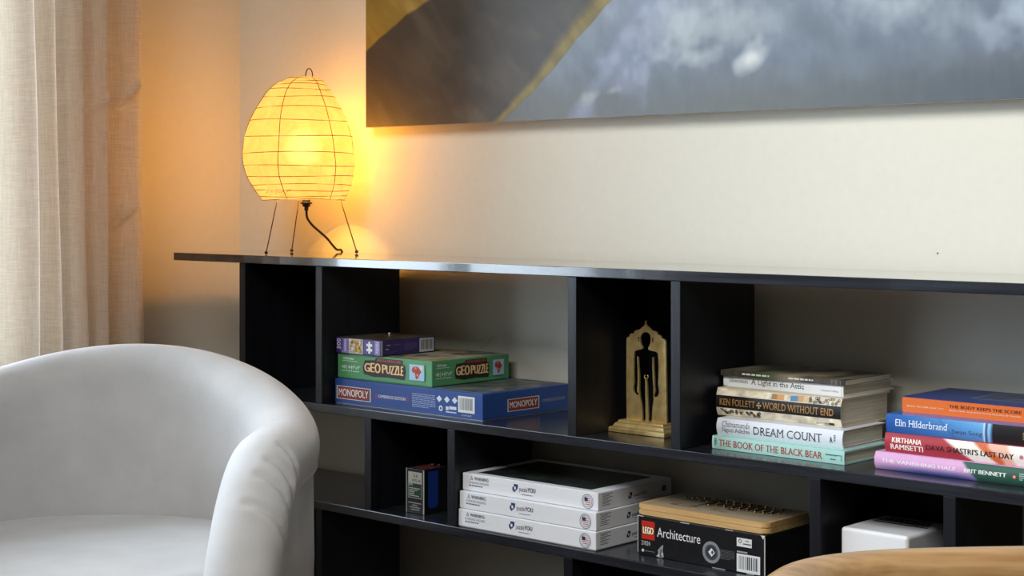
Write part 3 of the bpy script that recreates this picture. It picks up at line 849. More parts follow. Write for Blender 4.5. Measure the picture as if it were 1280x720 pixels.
for i in range(9):
    for j in range(4):
        x = .105 + i * .0155 + (.006 if j % 2 else 0); y = .064 + j * .0155
        if peg_me is None:
            b = bmesh.new(); bmesh.ops.create_uvsphere(b, u_segments=10, v_segments=6, radius=.0030)
            for v in b.verts: v.co.z *= .7
            mm = MB(); mm.bm(b, smooth=True); o = mm.build('peg', M_PEG, gb); peg_me = o.data
        else:
            o = bpy.data.objects.new('peg', peg_me); COL.objects.link(o); o.parent = gb
        o.location = (x, y, .0192)
for x, y in ((.032, .098), (.05, .095), (.05, .109), (.066, .092), (.068, .106), (.084, .09), (.085, .104), (.083, .116)):
    o = bpy.data.objects.new('peg', peg_me); COL.objects.link(o); o.parent = gb; o.location = (x, y, .0192)

# ------------------------------------------------------------------ small dark box with the blue side, in the lower cubby
t, m, F, Rt, T, pn = card_box('card_game_box', 'small upright black box with pale label and blue side beside the white puzzles', 'box', PRINT, .050, .066, .085, (-2.226, 2.172), ZL, -1, (18, 20, 22), None, tray=False, part='carton', bevel=.0008)
F.rect(0, .045, 0, 1, (150, 150, 146)); F.rect(.955, 1, 0, 1, (190, 188, 180))
F.rect(.13, .88, .68, .93, (166, 164, 154)); F.text('5.6', .42, .66, .82, .88, (36, 36, 38), .03); F.text('0.75-10', .36, .80, .71, .77, (36, 36, 38), .03)
F.rect(.12, .88, .34, .68, (150, 156, 146)); F.rect(.14, .86, .355, .67, (26, 52, 42)); F.text('JUL', .16, .40, .61, .67, (196, 196, 186), .02)
for k, w in enumerate((.62, .48, .30, .30, .56)): F.rect(.18, .18 + w, .555 - k * .042, .573 - k * .042, (170, 176, 164)); F.k -= 1
F.k += 1
for k, (a0, a1) in enumerate(((.14, .86), (.36, .66), (.22, .80), (.28, .76))): F.rect(a0, a1, .225 - k * .05, .245 - k * .05, (150, 152, 146)); F.k -= 1
T.rect(.08, .9, .1, .9, (92, 40, 36))
pts = [(.16, .95), (.16, .20)] + [(.36 + .20 * math.cos(q), .20 + .08 * math.sin(q)) for q in np.linspace(math.pi, 2 * math.pi, 9)] + [(.56, .95)]
Rt.poly(pts[::-1] if False else pts, (26, 56, 132)); Rt.rect(.56, .62, .2, .95, (14, 26, 60)); Rt.rect(0, .02, 0, 1, (170, 168, 160))
m.build(pn, PRINT, t)
m = MB(); m.tube([(.026, .046, .085), (.026, .046, .0905)], .0045, n=14, col=(40, 42, 48)); m.tube([(.040, .050, .085), (.040, .050, .0905)], .003, n=12, col=(40, 42, 48)); m.build('cap', PRINT, t)

# ------------------------------------------------------------------ white rounded box on the lower shelf
t = thing('white_box', 'plain white box with rounded edges between the lower black dividers', 'box', (-1.3095, 2.157, ZL + LIFT))
m = MB(); m.box((0, 0, .004), (.1135, .13, .1045), (232, 233, 235), .0055, 4)
T = Face(m, lambda a, b, e: (a, b, .1045 + e), .1135, .13)
for k in range(4): T.rect(.12 + .02 * k, .92 - .03 * k, .56 + k * .09, .61 + k * .09, (60, 62, 64))
m.build('lid', PRINT_GLOSS, t)
m = MB(); m.box((.003, .003, 0), (.1105, .127, .006), (200, 202, 205)); m.build('tray', PRINT_MATT, t)

# ------------------------------------------------------------------ brass plate figure
def brass():
    m, nt, b = new_mat('aged_brass'); L = nt.links.new
    tc = node(nt, 'ShaderNodeTexCoord'); n = node(nt, 'ShaderNodeTexNoise', i={'Scale': 60., 'Detail': 5.}); L(tc.outputs['Object'], n.inputs['Vector'])
    r = node(nt, 'ShaderNodeValToRGB'); r.color_ramp.elements[0].color = lin((190, 158, 96)) + [1]; r.color_ramp.elements[1].color = lin((226, 202, 142)) + [1]
    r.color_ramp.elements[0].position = .25; r.color_ramp.elements[1].position = .7
    L(n.outputs['Fac'], r.inputs['Fac']); L(r.outputs['Color'], b.inputs['Base Color'])
    b.inputs['Metallic'].default_value = .7; b.inputs['Roughness'].default_value = .45
    bp = node(nt, 'ShaderNodeBump', i={'Strength': .2, 'Distance': .001}); L(n.outputs['Fac'], bp.inputs['Height']); L(bp.outputs['Normal'], b.inputs['Normal'])
    return m
M_BRASS = brass()
sta = thing('brass_figure_plaque', 'brass plaque with a cut-out standing human silhouette on a stepped base', 'sculpture', (-1.7530, 2.250, ZM + LIFT), R(-1))
cxp = lambda p: ((p[0] - 222) * .00044, .018 + (598 - (p[1] - (p[0] - 222) * .06)) * .000322)
outline = [(125, 594), (123, 400), (124, 150), (128, 140), (139, 134), (141, 124), (150, 118), (160, 117), (164, 107), (172, 100), (184, 98), (194, 94), (203, 84), (212, 77), (218, 66), (219, 52), (221, 46), (223, 52), (224, 66),
           (230, 77), (240, 86), (250, 98), (260, 103), (272, 106), (279, 114), (281, 122), (291, 125), (299, 132), (302, 142), (312, 146), (319, 153), (322, 162), (325, 400), (328, 606)]
earL = [(186, 134), (190, 140), (191, 158), (187, 166), (184, 158), (183, 142)]
earR = [(256, 136), (261, 142), (262, 160), (258, 168), (254, 160), (254, 144)]
hole = [(222, 108), (235, 113), (245, 126), (248, 146), (246, 168), (240, 184), (235, 192), (236, 205), (252, 210), (272, 214), (283, 222), (286, 250), (287, 300), (286, 350), (284, 390), (289, 420), (288, 440), (280, 455), (268, 458),
        (263, 462), (256, 520), (254, 565), (251, 603), (206, 596), (205, 560), (202, 510), (193, 462), (186, 452), (181, 452), (168, 448), (160, 432), (159, 410), (163, 390), (161, 350), (161, 300), (162, 240), (165, 216), (178, 208), (200, 203), (206, 200), (206, 190),
        (200, 182), (195, 165), (194, 145), (198, 126), (208, 113)]
strips = [[(256, 246), (260, 244), (262, 300), (265, 350), (266, 400), (269, 425), (266, 440), (262, 450), (266, 464), (260, 464), (261, 410), (257, 350), (255, 300)],
          [(178, 243), (183, 245), (185, 290), (189, 330), (190, 380), (189, 420), (194, 464), (186, 456), (186, 442), (179, 436), (177, 420), (180, 395), (181, 350), (180, 300)],
          [(218, 366), (226, 366), (229, 400), (233, 480), (236, 560), (235, 606), (220, 603), (221, 560), (220, 480), (219, 400)]]
loop_ = [(222 + 9.5 * math.cos(q), 351 - 11 * math.sin(q)) for q in np.linspace(R(-235), R(55), 18)]
def plate_slab(m, outer, holes, y0, y1):
    loops = [outer] + holes
    flat = [cxp(p) for l in loops for p in l]; off = 0; edges = []
    for l in loops:
        n = len(l); edges += [(off + k, off + (k + 1) % n) for k in range(n)]; off += n
    v2, _, fs, ov, _, _ = mathutils.geometry.delaunay_2d_cdt([Vector(p) for p in flat], edges, [], 0, 1e-7)
    def inside(c, poly):
        r_ = False
        for (xa, ya), (xb, yb) in zip(poly, poly[1:] + poly[:1]):
            if (ya > c[1]) != (yb > c[1]) and c[0] < (xb - xa) * (c[1] - ya) / (yb - ya) + xa: r_ = not r_
        return r_
    hp = [[cxp(p) for p in l] for l in holes]; op = [cxp(p) for p in outer]
    keep = []
    for f in fs:
        c = sum((v2[i] for i in f), Vector((0, 0))) / len(f)
        if inside(c, op) and not any(inside(c, q) for q in hp): keep.append(list(f))
    n = len(v2)
    P = [(p.x, y0, p.y) for p in v2] + [(p.x, y1, p.y) for p in v2]
    cnt = {}
    for f in keep:
        for a, b in zip(f, f[1:] + f[:1]): cnt[(a, b)] = 1
    F_ = [f for f in keep] + [[n + i for i in f][::-1] for f in keep]
    for a, b in cnt:
        if (b, a) not in cnt: F_.append([b, a, n + a, n + b])
    m.add(P, F_)
m = MB()
plate_slab(m, outline, [hole, earL, earR], -.0018, .0018)
m.build('plate', M_BRASS, sta)
for s_ in strips:
    m = MB(); plate_slab(m, s_, [], -.0016, .0016); m.build('inner_strip', M_BRASS, sta)
m = MB(); m.tube([(cxp(p)[0], 0, cxp(p)[1]) for p in loop_], .0011, n=6); m.build('wire_loop', M_BRASS, sta)
m = MB()
prof_b = [(0, .029, .062), (.0065, .029, .062), (.0085, .0275, .0605), (.0095, .024, .057), (.012, .0225, .0555), (.015, .021, .054), (.0168, .0175, .0505), (.0195, .0165, .0495), (.0205, .0155, .0485)]
P = []
for z, d_, w in prof_b: P += [(-w, -d_, z), (w, -d_, z), (w, d_, z), (-w, d_, z)]
Fc = [[3, 2, 1, 0]] + [[4 * j + k, 4 * j + (k + 1) % 4, 4 * j + 4 + (k + 1) % 4, 4 * j + 4 + k] for j in range(len(prof_b) - 1) for k in range(4)] + [[4 * (len(prof_b) - 1) + k for k in range(4)]]
m.add(P, Fc); bo = m.build('pedestal', M_BRASS, sta)
bv = bo.modifiers.new('b', 'BEVEL'); bv.width = .0008; bv.segments = 2

# ------------------------------------------------------------------ books
M_PAGES = None
def pages_mat():
    m, nt, b = new_mat('page_edges'); L = nt.links.new
    tc = node(nt, 'ShaderNodeTexCoord'); mp = node(nt, 'ShaderNodeMapping'); mp.inputs['Scale'].default_value = (6, 6, 1600)
    n = node(nt, 'ShaderNodeTexNoise', i={'Scale': 1., 'Detail': 3.}); L(tc.outputs['Object'], mp.inputs['Vector']); L(mp.outputs['Vector'], n.inputs['Vector'])
    r = node(nt, 'ShaderNodeValToRGB'); r.color_ramp.elements[0].position = .3; r.color_ramp.elements[1].position = .7
    r.color_ramp.elements[0].color = lin((176, 166, 146)) + [1]; r.color_ramp.elements[1].color = lin((224, 216, 198)) + [1]
    L(n.outputs['Fac'], r.inputs['Fac']); L(r.outputs['Color'], b.inputs['Base Color']); b.inputs['Roughness'].default_value = .85
    bp = node(nt, 'ShaderNodeBump', i={'Strength': .3, 'Distance': .0005}); L(n.outputs['Fac'], bp.inputs['Height']); L(bp.outputs['Normal'], b.inputs['Normal'])
    return m
M_PAGES = pages_mat()
def book(label, L, D, T, corner, z, ang, col, hard=True, round_=.12, board=.0026, lining=None, mat=None, group=None):
    """a closed book lying flat, spine to the front; corner = front right bottom. Returns root, mb, spine, top"""
    a = R(ang)
    t = thing('book', label, 'book', (corner[0] - L * math.cos(a), corner[1] - L * math.sin(a), z + LIFT), a, group)
    if not hard: board = .0005
    ov = .0035 if hard else .0003
    bulge = lambda q: T * round_ * math.sin(math.pi * min(1, max(0, q / T))) ** .8
    m = MB()
    # cover: a C-shaped wrap of spine and two boards, closed solid
    N = 14
    sec = [(0.0 + D, T)] + [(.0015, T)]
    outer = [(D, 0.0), (.003, 0.0)] + [(-bulge(T * k / N), T * k / N) for k in range(1, N)] + [(.003, T), (D, T)]
    inn = [(D, T - board), (.006, T - board)] + [(-bulge(T * k / N) * .9 + board, min(max(T * k / N, board), T - board)) for k in range(N - 1, 0, -1)] + [(.006, board), (D, board)]
    outer[1] = (0, 0.0); outer[-2] = (0, T)
    ring = outer + inn; n = len(ring)
    for x0 in (0,):
        P = [(0, y, zz_) for y, zz_ in ring] + [(L, y, zz_) for y, zz_ in ring]
        Fc = [[k, (k + 1) % n, n + (k + 1) % n, n + k][::-1] for k in range(n)]
        no = len(outer)
        for k in range(no - 1):
            q = [k, k + 1, n - 2 - k, n - 1 - k]
            Fc.append(q); Fc.append([n + i for i in q][::-1])
        m.add(P, Fc, col, False)
    if lining is not None:
        for zz_ in (board - .0, T - board):
            pass
    S_ = Face(m, lambda a_, b_, e: (a_, -bulge(b_) - e, b_), L, T)
    S_.curved = 7 if round_ > 0 else 0
    Tp = Face(m, lambda a_, b_, e: (a_, b_, T + e), L, D)
    Rr = Face(m, lambda a_, b_, e: (L + e, a_, b_), D, T)
    if lining is not None:
        for b0, b1 in ((board * .55 / T, board / T), (1 - board / T, 1 - board * .55 / T)):
            Rr.rect(.02, 1, b0, b1, lining); Rr.k -= 1
    pg = MB(); pg.box((ov, .004, board), (L - ov, D - ov * 1.0, T - board), bevel=0)
    pg.build('page_block', M_PAGES, t)
    return t, m, S_, Tp, (mat or PRINT)
def close(bk): bk[1].build('cover', bk[4], bk[0])

# left stack, from the bottom
bk = book('mint green hardback with red spine lettering, bottom of the left stack of five', .250, .135, .0208, (-1.316, 2.180), ZM, -1.2, (164, 206, 198), round_=.05); S_ = bk[2]
S_.rect(0, .012, .02, .98, (196, 224, 218), 1, 8)
S_.text('THE BOOK OF THE BLACK BEAR', .055, .845, .24, .76, (160, 62, 50), .014, True)
S_.small_print(.018, .038, .24, .78, 5, (40, 84, 84), .6, 7)
S_.rect(.865, .985, .62, .68, (60, 110, 116), 4, 2); S_.small_print(.87, .98, .55, .62, 1, (72, 120, 124), .6, 4); S_.small_print(.90, .955, .27, .38, 1, (70, 120, 122), .9, 8); S_.rect(.975, .985, .25, .6, (120, 170, 168), 1, 3)
close(bk)
bk = book('pale grey-white hardback lying on the mint green book, second from bottom', .233, .130, .0284, (-1.329, 2.199), ZM + .0208, 1, (216, 220, 228), round_=.16, lining=(150, 46, 40)); S_ = bk[2]
S_.text('Chimamanda', .045, .275, .55, .86, (66, 68, 76), -.004, True); S_.text('Ngozi Adichie', .045, .275, .18, .50, (66, 68, 76), -.004, True)
S_.text('DREAM COUNT', .305, .845, .26, .72, (58, 60, 70), -.006, True)
S_.text('A', .905, .925, .30, .62, (50, 50, 60), .02); S_.small_print(.935, .95, .32, .74, 5, (90, 92, 100), .6, 10)
close(bk)
bk = book('thick cream hardback with black band and gold spine lettering, middle of five', .236, .146, .0461, (-1.345, 2.222), ZM + .0492, 0, (196, 186, 164), round_=.13); S_ = bk[2]
S_.paint(0, 1, .03, .97, 40, 12, art(40, [(170, 158, 134), (206, 196, 172), (222, 212, 190), (190, 178, 152)], 9, 3))
S_.rect(0, 1, .30, .74, (26, 24, 24), 20, 10)
S_.text('KEN FOLLETT', .03, .325, .40, .63, (176, 130, 72), -.004, True); S_.text('WORLD WITHOUT END', .385, .945, .39, .64, (176, 130, 72), -.004, True)
for q in ((.345, .50), (.37, .50)): S_.disc(q[0], q[1], .0016, (190, 160, 110))
for q in ((.3575, .58), (.3575, .42)): S_.disc(q[0], q[1], .0016, (190, 160, 110))
S_.disc(.3575, .50, .0012, (190, 160, 110))
# painted ornament along the upper band
for a0, a1, c in ((.455, .50, (160, 120, 70)), (.50, .555, (206, 150, 92)), (.555, .585, (222, 206, 176)), (.605, .665, (84, 126, 168)), (.665, .71, (196, 146, 96)), (.71, .75, (206, 176, 136))):
    S_.rect(a0, a1, .77, .95, c, 3, 4)
rr = random.Random(5)
for k in range(26):
    a0 = rr.uniform(.76, .985); b0 = rr.uniform(.78, .95)
    S_.disc(a0, b0, .0022, (62, 52, 46), .0014, 10); S_.k -= 1
S_.k += 1; S_.poly([(.80, .92), (.845, .78), (.86, .78), (.815, .92)], (52, 46, 44))
for k in range(40):
    a0 = rr.uniform(.07, .36); b0 = rr.uniform(.10, .24); 
    S_.disc(a0, b0, rr.uniform(.0012, .0026), (64, 56, 48), .0008, 8); S_.k -= 1
S_.k += 1; S_.poly([(.03, .27), (.075, .12), (.09, .12), (.05, .27)], (52, 46, 44))
S_.text('DUTTON', .81, .90, .08, .14, (60, 54, 48), .0, True); S_.rect(.905, .945, .07, .15, (40, 38, 36))
close(bk)
bk = book('slim white hardback with dark serif lettering, second from top of five', .233, .150, .0176, (-1.356, 2.243), ZM + .0953, -1.5, (222, 224, 226), round_=.03); S_ = bk[2]
S_.text('Silverstein', .05, .215, .36, .76, (60, 62, 66), -.004, True); S_.text('A Light in the Attic', .24, .685, .20, .82, (46, 48, 52), .004, True)
S_.text('HarperCollins', .825, .962, .30, .52, (120, 122, 126), 0, True); S_.rect(.985, .988, 0, 1, (170, 172, 174), 1, 6)
close(bk)
bk = book('thin dark paperback with mossy photo cover, topmost of the left five', .238, .138, .0090, (-1.352, 2.240), ZM + .1129, -.6, (44, 42, 36), hard=False, round_=0); S_, Tp = bk[2], bk[3]
def moss(x, y):
    P = lambda *c: np.array(c, float)
    n = vnoise(x, y, 14, 2, 61, 3); c = mix(P(40, 38, 32), P(128, 120, 104), (n - .3) * 2)
    c = mix(c, P(70, 104, 44), np.exp(-((x - .35) / .10) ** 2) * np.clip(1.1 - y * 2, 0, 1) * (vnoise(x, y, 8, 8, 62) * 1.3))
    c = mix(c, P(184, 166, 140), np.exp(-((x - .58) / .10) ** 2) * np.clip(.95 - y * 1.4, 0, 1))
    c = mix(c, P(150, 136, 60), np.exp(-((x - .72) / .05) ** 2 - ((y - .25) / .1) ** 2) * .8)
    c = mix(c, P(120, 104, 84), np.clip((x - .75) * 3, 0, 1) * (n > .5) * .8)
    return c
Tp.paint(0, 1, 0, 1, 70, 30, moss)
S_.paint(0, 1, 0, 1, 40, 3, lambda x, y: moss(x, y * 0) * .75)
S_.small_print(.18, .50, .36, .70, 1, (214, 214, 206), .9, 3); S_.small_print(.56, .84, .34, .66, 1, (214, 214, 206), .9, 6)
S_.rect(.90, .905, .1, .9, (120, 118, 112)); S_.rect(.93, .94, .1, .9, (110, 108, 102)); S_.rect(.965, .97, .1, .9, (120, 118, 112))
close(bk)

# right stack, from the bottom
bk = book('pink and dark green hardback with white lettering, bottom of the right stack of four', .245, .160, .0260, (-1.022, 2.188), ZM, -.2, (206, 160, 200), round_=.2); S_ = bk[2]
def van(x, y):
    P = lambda *c: np.array(c, float)
    c = mix(P(212, 164, 206), P(62, 84, 160), np.clip((.42 - y) * 2.6, 0, 1) * np.clip(1.35 - np.abs(x - .42) * 3.0, 0, 1))
    return mix(c, P(46, 88, 74), (x - .625 + .10 * (y - .5) ** 1) * 60)
S_.paint(0, 1, .01, .99, 110, 12, van)
S_.text('THE VANISHING HALF', .05, .545, .44, .64, (232, 226, 236), .028); S_.text('BRIT BENNETT', .600, .865, .42, .64, (232, 236, 232), .03)
S_.disc(.915, .50, .0028, (214, 80, 80)); S_.disc(.915, .50, .0012, (240, 220, 214)); S_.small_print(.945, .975, .30, .72, 4, (176, 196, 188), .5, 11)
close(bk)
bk = book('red hardback with white and orange artwork, second from bottom of the right four', .235, .155, .0285, (-1.020, 2.196), ZM + .0260, -.2, (168, 52, 64), round_=.14); S_ = bk[2]
def dava(x, y):
    P = lambda *c: np.array(c, float)
    c = mix(P(172, 54, 66), P(150, 44, 56), np.clip((y - .8) * 4, 0, 1))
    e = .40 + (1 - y) * .20
    c = mix(c, P(236, 230, 222), (x - e) * 50)
    c = mix(c, P(206, 104, 60), (x - (.60 + (1 - y) * .16)) * 50)
    c = mix(c, P(230, 180, 160), (x - (.70 + (1 - y) * .10) - .02 * np.sin(y * 6)) * 40)
    c = mix(c, P(240, 232, 226), (x - (.82 + (1 - y) * .06)) * 40)
    return c
S_.paint(0, 1, .01, .99, 110, 14, dava)
S_.text('KIRTHANA', .055, .262, .54, .80, (240, 234, 228), .03); S_.text('RAMISETTI', .045, .272, .18, .46, (240, 234, 228), .03)
S_.text("DAVA SHASTRI'S LAST DAY", .295, .88, .34, .62, (44, 34, 40), .028)
S_.disc(.93, .5, .003, (190, 120, 140))
close(bk)
bk = book('blue paperback with white author lettering under the orange paperback', .225, .140, .0280, (-1.030, 2.204), ZM + .0545, 1.0, (52, 112, 184), hard=False, round_=.10, mat=PRINT_GLOSS); S_ = bk[2]
def elin(x, y):
    P = lambda *c: np.array(c, float)
    c = mix(P(44, 92, 170), P(110, 176, 226), np.clip(x * 1.5 - .05, 0, 1) * (.6 + .4 * y))
    c = mix(c, P(40, 76, 140), np.exp(-((y - .55 - (x - .25) * .8) / .06) ** 2) * np.clip(1 - np.abs(x - .3) * 5, 0, 1) * .7)
    c = mix(c, P(60, 96, 150), np.exp(-((x - .50 + y * .12) / .006) ** 2) * .7)
    c = mix(c, P(214, 232, 244), np.exp(-((x - .70) / .006) ** 2)); c = mix(c, P(40, 70, 120), np.exp(-((x - .715) / .008) ** 2)); c = mix(c, P(190, 214, 236), np.exp(-((x - .73) / .006) ** 2) * .8)
    return mix(c, P(38, 36, 40), (x - .745) * 80)
S_.paint(0, 1, .01, .99, 120, 12, elin)
S_.text('Elin Hilderbrand', .07, .445, .40, .76, (232, 238, 244), .004, True); S_.text('Swan Song', .475, .69, .22, .52, (70, 60, 84), -.006, True)
S_.small_print(.962, .982, .3, .7, 5, (170, 150, 100), .6, 9)
close(bk)
bk = book('orange spined paperback with blue cover, topmost of the right four', .213, .150, .0232, (-1.037, 2.238), ZM + .0825, 0, (222, 108, 44), hard=False, round_=.0); S_, Tp = bk[2], bk[3]
Tp.rect(0, 1, 0, 1, (46, 62, 116)); Tp.rect(.42, .99, .30, .86, (124, 132, 156)); Tp.rect(.44, .97, .33, .83, (40, 48, 84))
Tp.paint(.46, .95, .36, .80, 16, 12, art(71, [(36, 44, 80), (60, 70, 110), (90, 92, 110), (44, 52, 90)], 4, 4))
S_.rect(0, 1, .95, 1.0, (46, 62, 116))
S_.text('BESSEL VAN DER KOLK, M.D.', .035, .325, .34, .46, (240, 206, 180), .006); S_.text('THE BODY KEEPS THE SCORE', .365, .90, .52, .72, (42, 26, 30), .03)
S_.text('BRAIN, MIND, AND BODY IN THE HEALING OF TRAUMA', .365, .90, .30, .40, (244, 214, 190), .008)
close(bk)

# ------------------------------------------------------------------ barrel armchair
def velvet():
    m, nt, b = new_mat('pale_velvet'); L = nt.links.new
    tc = node(nt, 'ShaderNodeTexCoord')
    n = node(nt, 'ShaderNodeTexNoise', i={'Scale': 7., 'Detail': 6., 'Roughness': .62}); L(tc.outputs['Object'], n.inputs['Vector'])
    f = node(nt, 'ShaderNodeTexNoise', i={'Scale': 420., 'Detail': 2.}); L(tc.outputs['Object'], f.inputs['Vector'])
    r = node(nt, 'ShaderNodeValToRGB'); r.color_ramp.elements[0].position = .34; r.color_ramp.elements[1].position = .66
    r.color_ramp.elements[0].color = lin((190, 189, 189)) + [1]; r.color_ramp.elements[1].color = lin((203, 202, 202)) + [1]
    L(n.outputs['Fac'], r.inputs['Fac']); L(r.outputs['Color'], b.inputs['Base Color'])
    b.inputs['Roughness'].default_value = .8; b.inputs['Sheen Weight'].default_value = .35; b.inputs['Sheen Roughness'].default_value = .4; b.inputs['Specular IOR Level'].default_value = .2
    b1 = node(nt, 'ShaderNodeBump', i={'Strength': .25, 'Distance': .006}); L(n.outputs['Fac'], b1.inputs['Height'])
    b2 = node(nt, 'ShaderNodeBump', i={'Strength': .15, 'Distance': .0006}); L(f.outputs['Fac'], b2.inputs['Height']); L(b1.outputs['Normal'], b2.inputs['Normal'])
    L(b2.outputs['Normal'], b.inputs['Normal'])
    return m
M_VEL = velvet()
chair = thing('barrel_armchair', 'white velvet barrel armchair with rolled arms in front of the curtain', 'armchair', (-2.287, 1.462, 0), .693)
cw, cB, czb, cza, cy0, cA, cD, cR, cpw, cout = .3268, .3408, .6493, .559, .1128, .2105, .4408, .0557, 1.653, .0136
def rim():
    pts = []
    a = np.linspace(math.pi / 2, 0, 34)
    arm = [(cw - cout * math.sin(q) ** 2, -(cy0 + cA * math.sin(q)), cza - cD * (1 - math.cos(q))) for q in a]
    st = [(cw, y, cza) for y in np.linspace(-cy0, 0, 8)[1:-1]]
    back = [(cw * math.cos(q), cB * math.sin(q), cza + (czb - cza) * max(0, math.sin(q)) ** cpw) for q in np.linspace(0, math.pi, 70)]
    right = arm + st
    return right + back + [(-x, y, z) for x, y, z in right[::-1]]
RIM = rim()
m = MB()
RIMX = [(RIM[0][0], RIM[0][1], .09)] + [(RIM[0][0], RIM[0][1], z) for z in np.linspace(.095, RIM[0][2], 6)[1:-1]] + RIM
RIMX = RIMX + [(RIM[-1][0], RIM[-1][1], z) for z in np.linspace(RIM[-1][2], .095, 6)[1:-1]] + [(RIM[-1][0], RIM[-1][1], .09)]
m.tube(RIMX, cR, n=28, up=(1, 0, 0))
# the padded wall below the roll: inner face leans, closed solid
plan = []
for x, y, z in RIM:
    plan.append((x, y, z))
N = len(plan); P = []
for i in range(N):
    x, y, z = plan[i]
    x0, y0, _ = plan[max(i - 1, 0)]; x1, y1, _ = plan[min(i + 1, N - 1)]
    tx, ty = x1 - x0, y1 - y0; l = math.hypot(tx, ty) or 1
    if l < 1e-4: tx, ty, l = 0, 1, 1
    nx, ny = ty / l, -tx / l      # outward
    zt = max(z - .004, .12)
    for d_, zz_ in ((-.045, .10), (-.056, .30), (-.0575, min(.42, zt - .03)), (-.0555, zt), (.020, zt), (.030, min(.42, zt - .03)), (.030, .10)):
        P.append((x + nx * d_, y + ny * d_, min(zz_, zt)))
K = 7
Fc = [[i * K + k, i * K + (k + 1) % K, (i + 1) * K + (k + 1) % K, (i + 1) * K + k] for i in range(N - 1) for k in range(K)]
Fc += [[k for k in range(K)][::-1], [(N - 1) * K + k for k in range(K)]]
m.add(P, Fc)
shell_mb = m
# frames along the rim for the seam, panel and pleats
def frame(i):
    p = Vector(RIM[i]); t_ = (Vector(RIM[min(i + 1, len(RIM) - 1)]) - Vector(RIM[max(i - 1, 0)])).normalized()
    up = Vector((0, 0, 1)) if abs(t_.z) < .96 else Vector((0, 1, 0))
    # outward: horizontal, away from the seat
    hx = Vector((t_.y, -t_.x, 0))
    if hx.length < .2: hx = Vector((1 if p.x > 0 else -1, 0, 0))
    hx.normalize()
    if hx.dot(Vector((p.x, max(p.y, 0), 0))) < 0: hx = -hx
    bt = hx.cross(t_); 
    if bt.z < 0 or (abs(bt.z) < 1e-3 and bt.y > 0): bt = -bt
    return p, t_, hx, bt
seam = []
for i in range(0, len(RIM), 2):
    p, t_, hx, bt = frame(i)
    an = R(-32)
    seam.append(p + (hx * math.cos(an) + bt * math.sin(an)) * (cR + .000))
m = MB(); m.tube(seam, .0042, n=8); m.build('seam_piping', M_VEL, chair)
# outer panel under the roll, all the way round
P = []; NN = 0
for i in range(len(RIM)):
    p, t_, hx, bt = frame(i)
    an = R(-32); q = p + (hx * math.cos(an) + bt * math.sin(an)) * (cR - .004)
    bx = Vector((p.x + hx.x * .040, p.y + hx.y * .040, .09))
    zz_ = max(q.z, .1)
    P += [(q.x - hx.x * .03, q.y - hx.y * .03, zz_), (q.x, q.y, zz_), (q.x + hx.x * .002, q.y + hx.y * .002, zz_ * .66 + .03), (bx.x, bx.y, .09), (bx.x - hx.x * .03, bx.y - hx.y * .03, .09)]
K = 5
Fc = [[i * K + k, i * K + (k + 1) % K, (i + 1) * K + (k + 1) % K, (i + 1) * K + k] for i in range(len(RIM) - 1) for k in range(K)]
m = MB(); m.add(P, Fc + [[0, 1, 2, 3, 4][::-1], [(len(RIM) - 1) * K + k for k in range(K)]], smooth=True)
m.build('outer_panel', M_VEL, chair)
# the shell as one smooth upholstered skin, with gathered pleats pressed into the fronts of the arms
tmp = shell_mb.build('upholstered_shell', M_VEL, None)
md = tmp.modifiers.new('r', 'REMESH'); md.mode = 'VOXEL'; md.voxel_size = .005
sm = tmp.modifiers.new('sm', 'SMOOTH'); sm.factor = .5; sm.iterations = 16
bpy.context.view_layer.update()
me = bpy.data.meshes.new_from_object(tmp.evaluated_get(bpy.context.evaluated_depsgraph_get()))
bpy.data.objects.remove(tmp)
V = np.empty(len(me.vertices) * 3); me.vertices.foreach_get('co', V); V = V.reshape(-1, 3)
Nn = np.empty(len(me.vertices) * 3); me.vertices.foreach_get('normal', Nn); Nn = Nn.reshape(-1, 3)
disp = np.zeros(len(V))
for sgn in (1, -1):
    for u, ln in ((.19, .62), (.31, .78), (.43, .92), (.56, 1.05)):
        i = int(np.argmin([abs(a - u) for a in np.linspace(math.pi / 2, 0, 34)]))
        if sgn < 0: i = len(RIM) - 1 - i
        p, t_, hx, bt = frame(i)
        dn = t_ if t_.z < 0 else -t_          # towards the floor
        pts = []
        for k in range(25):
            q = k / 24; an = R(88 - 110 * (1 - ln * .72) - (112 * ln * .72 + 8) * q) if False else R(20 + 62 * ln * (1 - q) - 46 * q)
            pts.append(p + (hx * math.cos(an) + bt * math.sin(an)) * cR + dn * (.040 * q * q - .012 * (1 - q)))
        A_ = np.array(pts)
        near = np.where(np.linalg.norm(V - A_.mean(0), axis=1) < .12)[0]
        d2 = np.linalg.norm(V[near][:, None, :] - A_[None], axis=2); kk = d2.argmin(1); dm = d2.min(1)
        fade = np.sin(np.pi * np.clip((kk / 24.) * .85 + .10, 0, 1)) ** .7
        below = np.tanh(((V[near] - A_[kk]) @ np.array(dn)) / .006)
        disp[near] += fade * (-.0050 * np.exp(-(dm / .0042) ** 2) + (.0018 + .0008 * below) * np.exp(-((dm - .011) / .007) ** 2))
E_ = np.empty(len(me.edges) * 2, dtype=np.int64); me.edges.foreach_get('vertices', E_); E_ = E_.reshape(-1, 2)
dg_ = np.bincount(E_.ravel(), minlength=len(V))
for _ in range(3):
    acc = np.bincount(E_[:, 0], disp[E_[:, 1]], len(V)) + np.bincount(E_[:, 1], disp[E_[:, 0]], len(V))
    disp = .4 * disp + .6 * acc / np.maximum(dg_, 1)
V += Nn * (1.9 * disp)[:, None]
me.vertices.foreach_set('co', V.ravel())
me.polygons.foreach_set('use_smooth', [True] * len(me.polygons))
me.materials.clear(); me.materials.append(M_VEL); me.update(); me.name = 'upholstered_shell'
o = bpy.data.objects.new('upholstered_shell', me); COL.objects.link(o); o.parent = chair
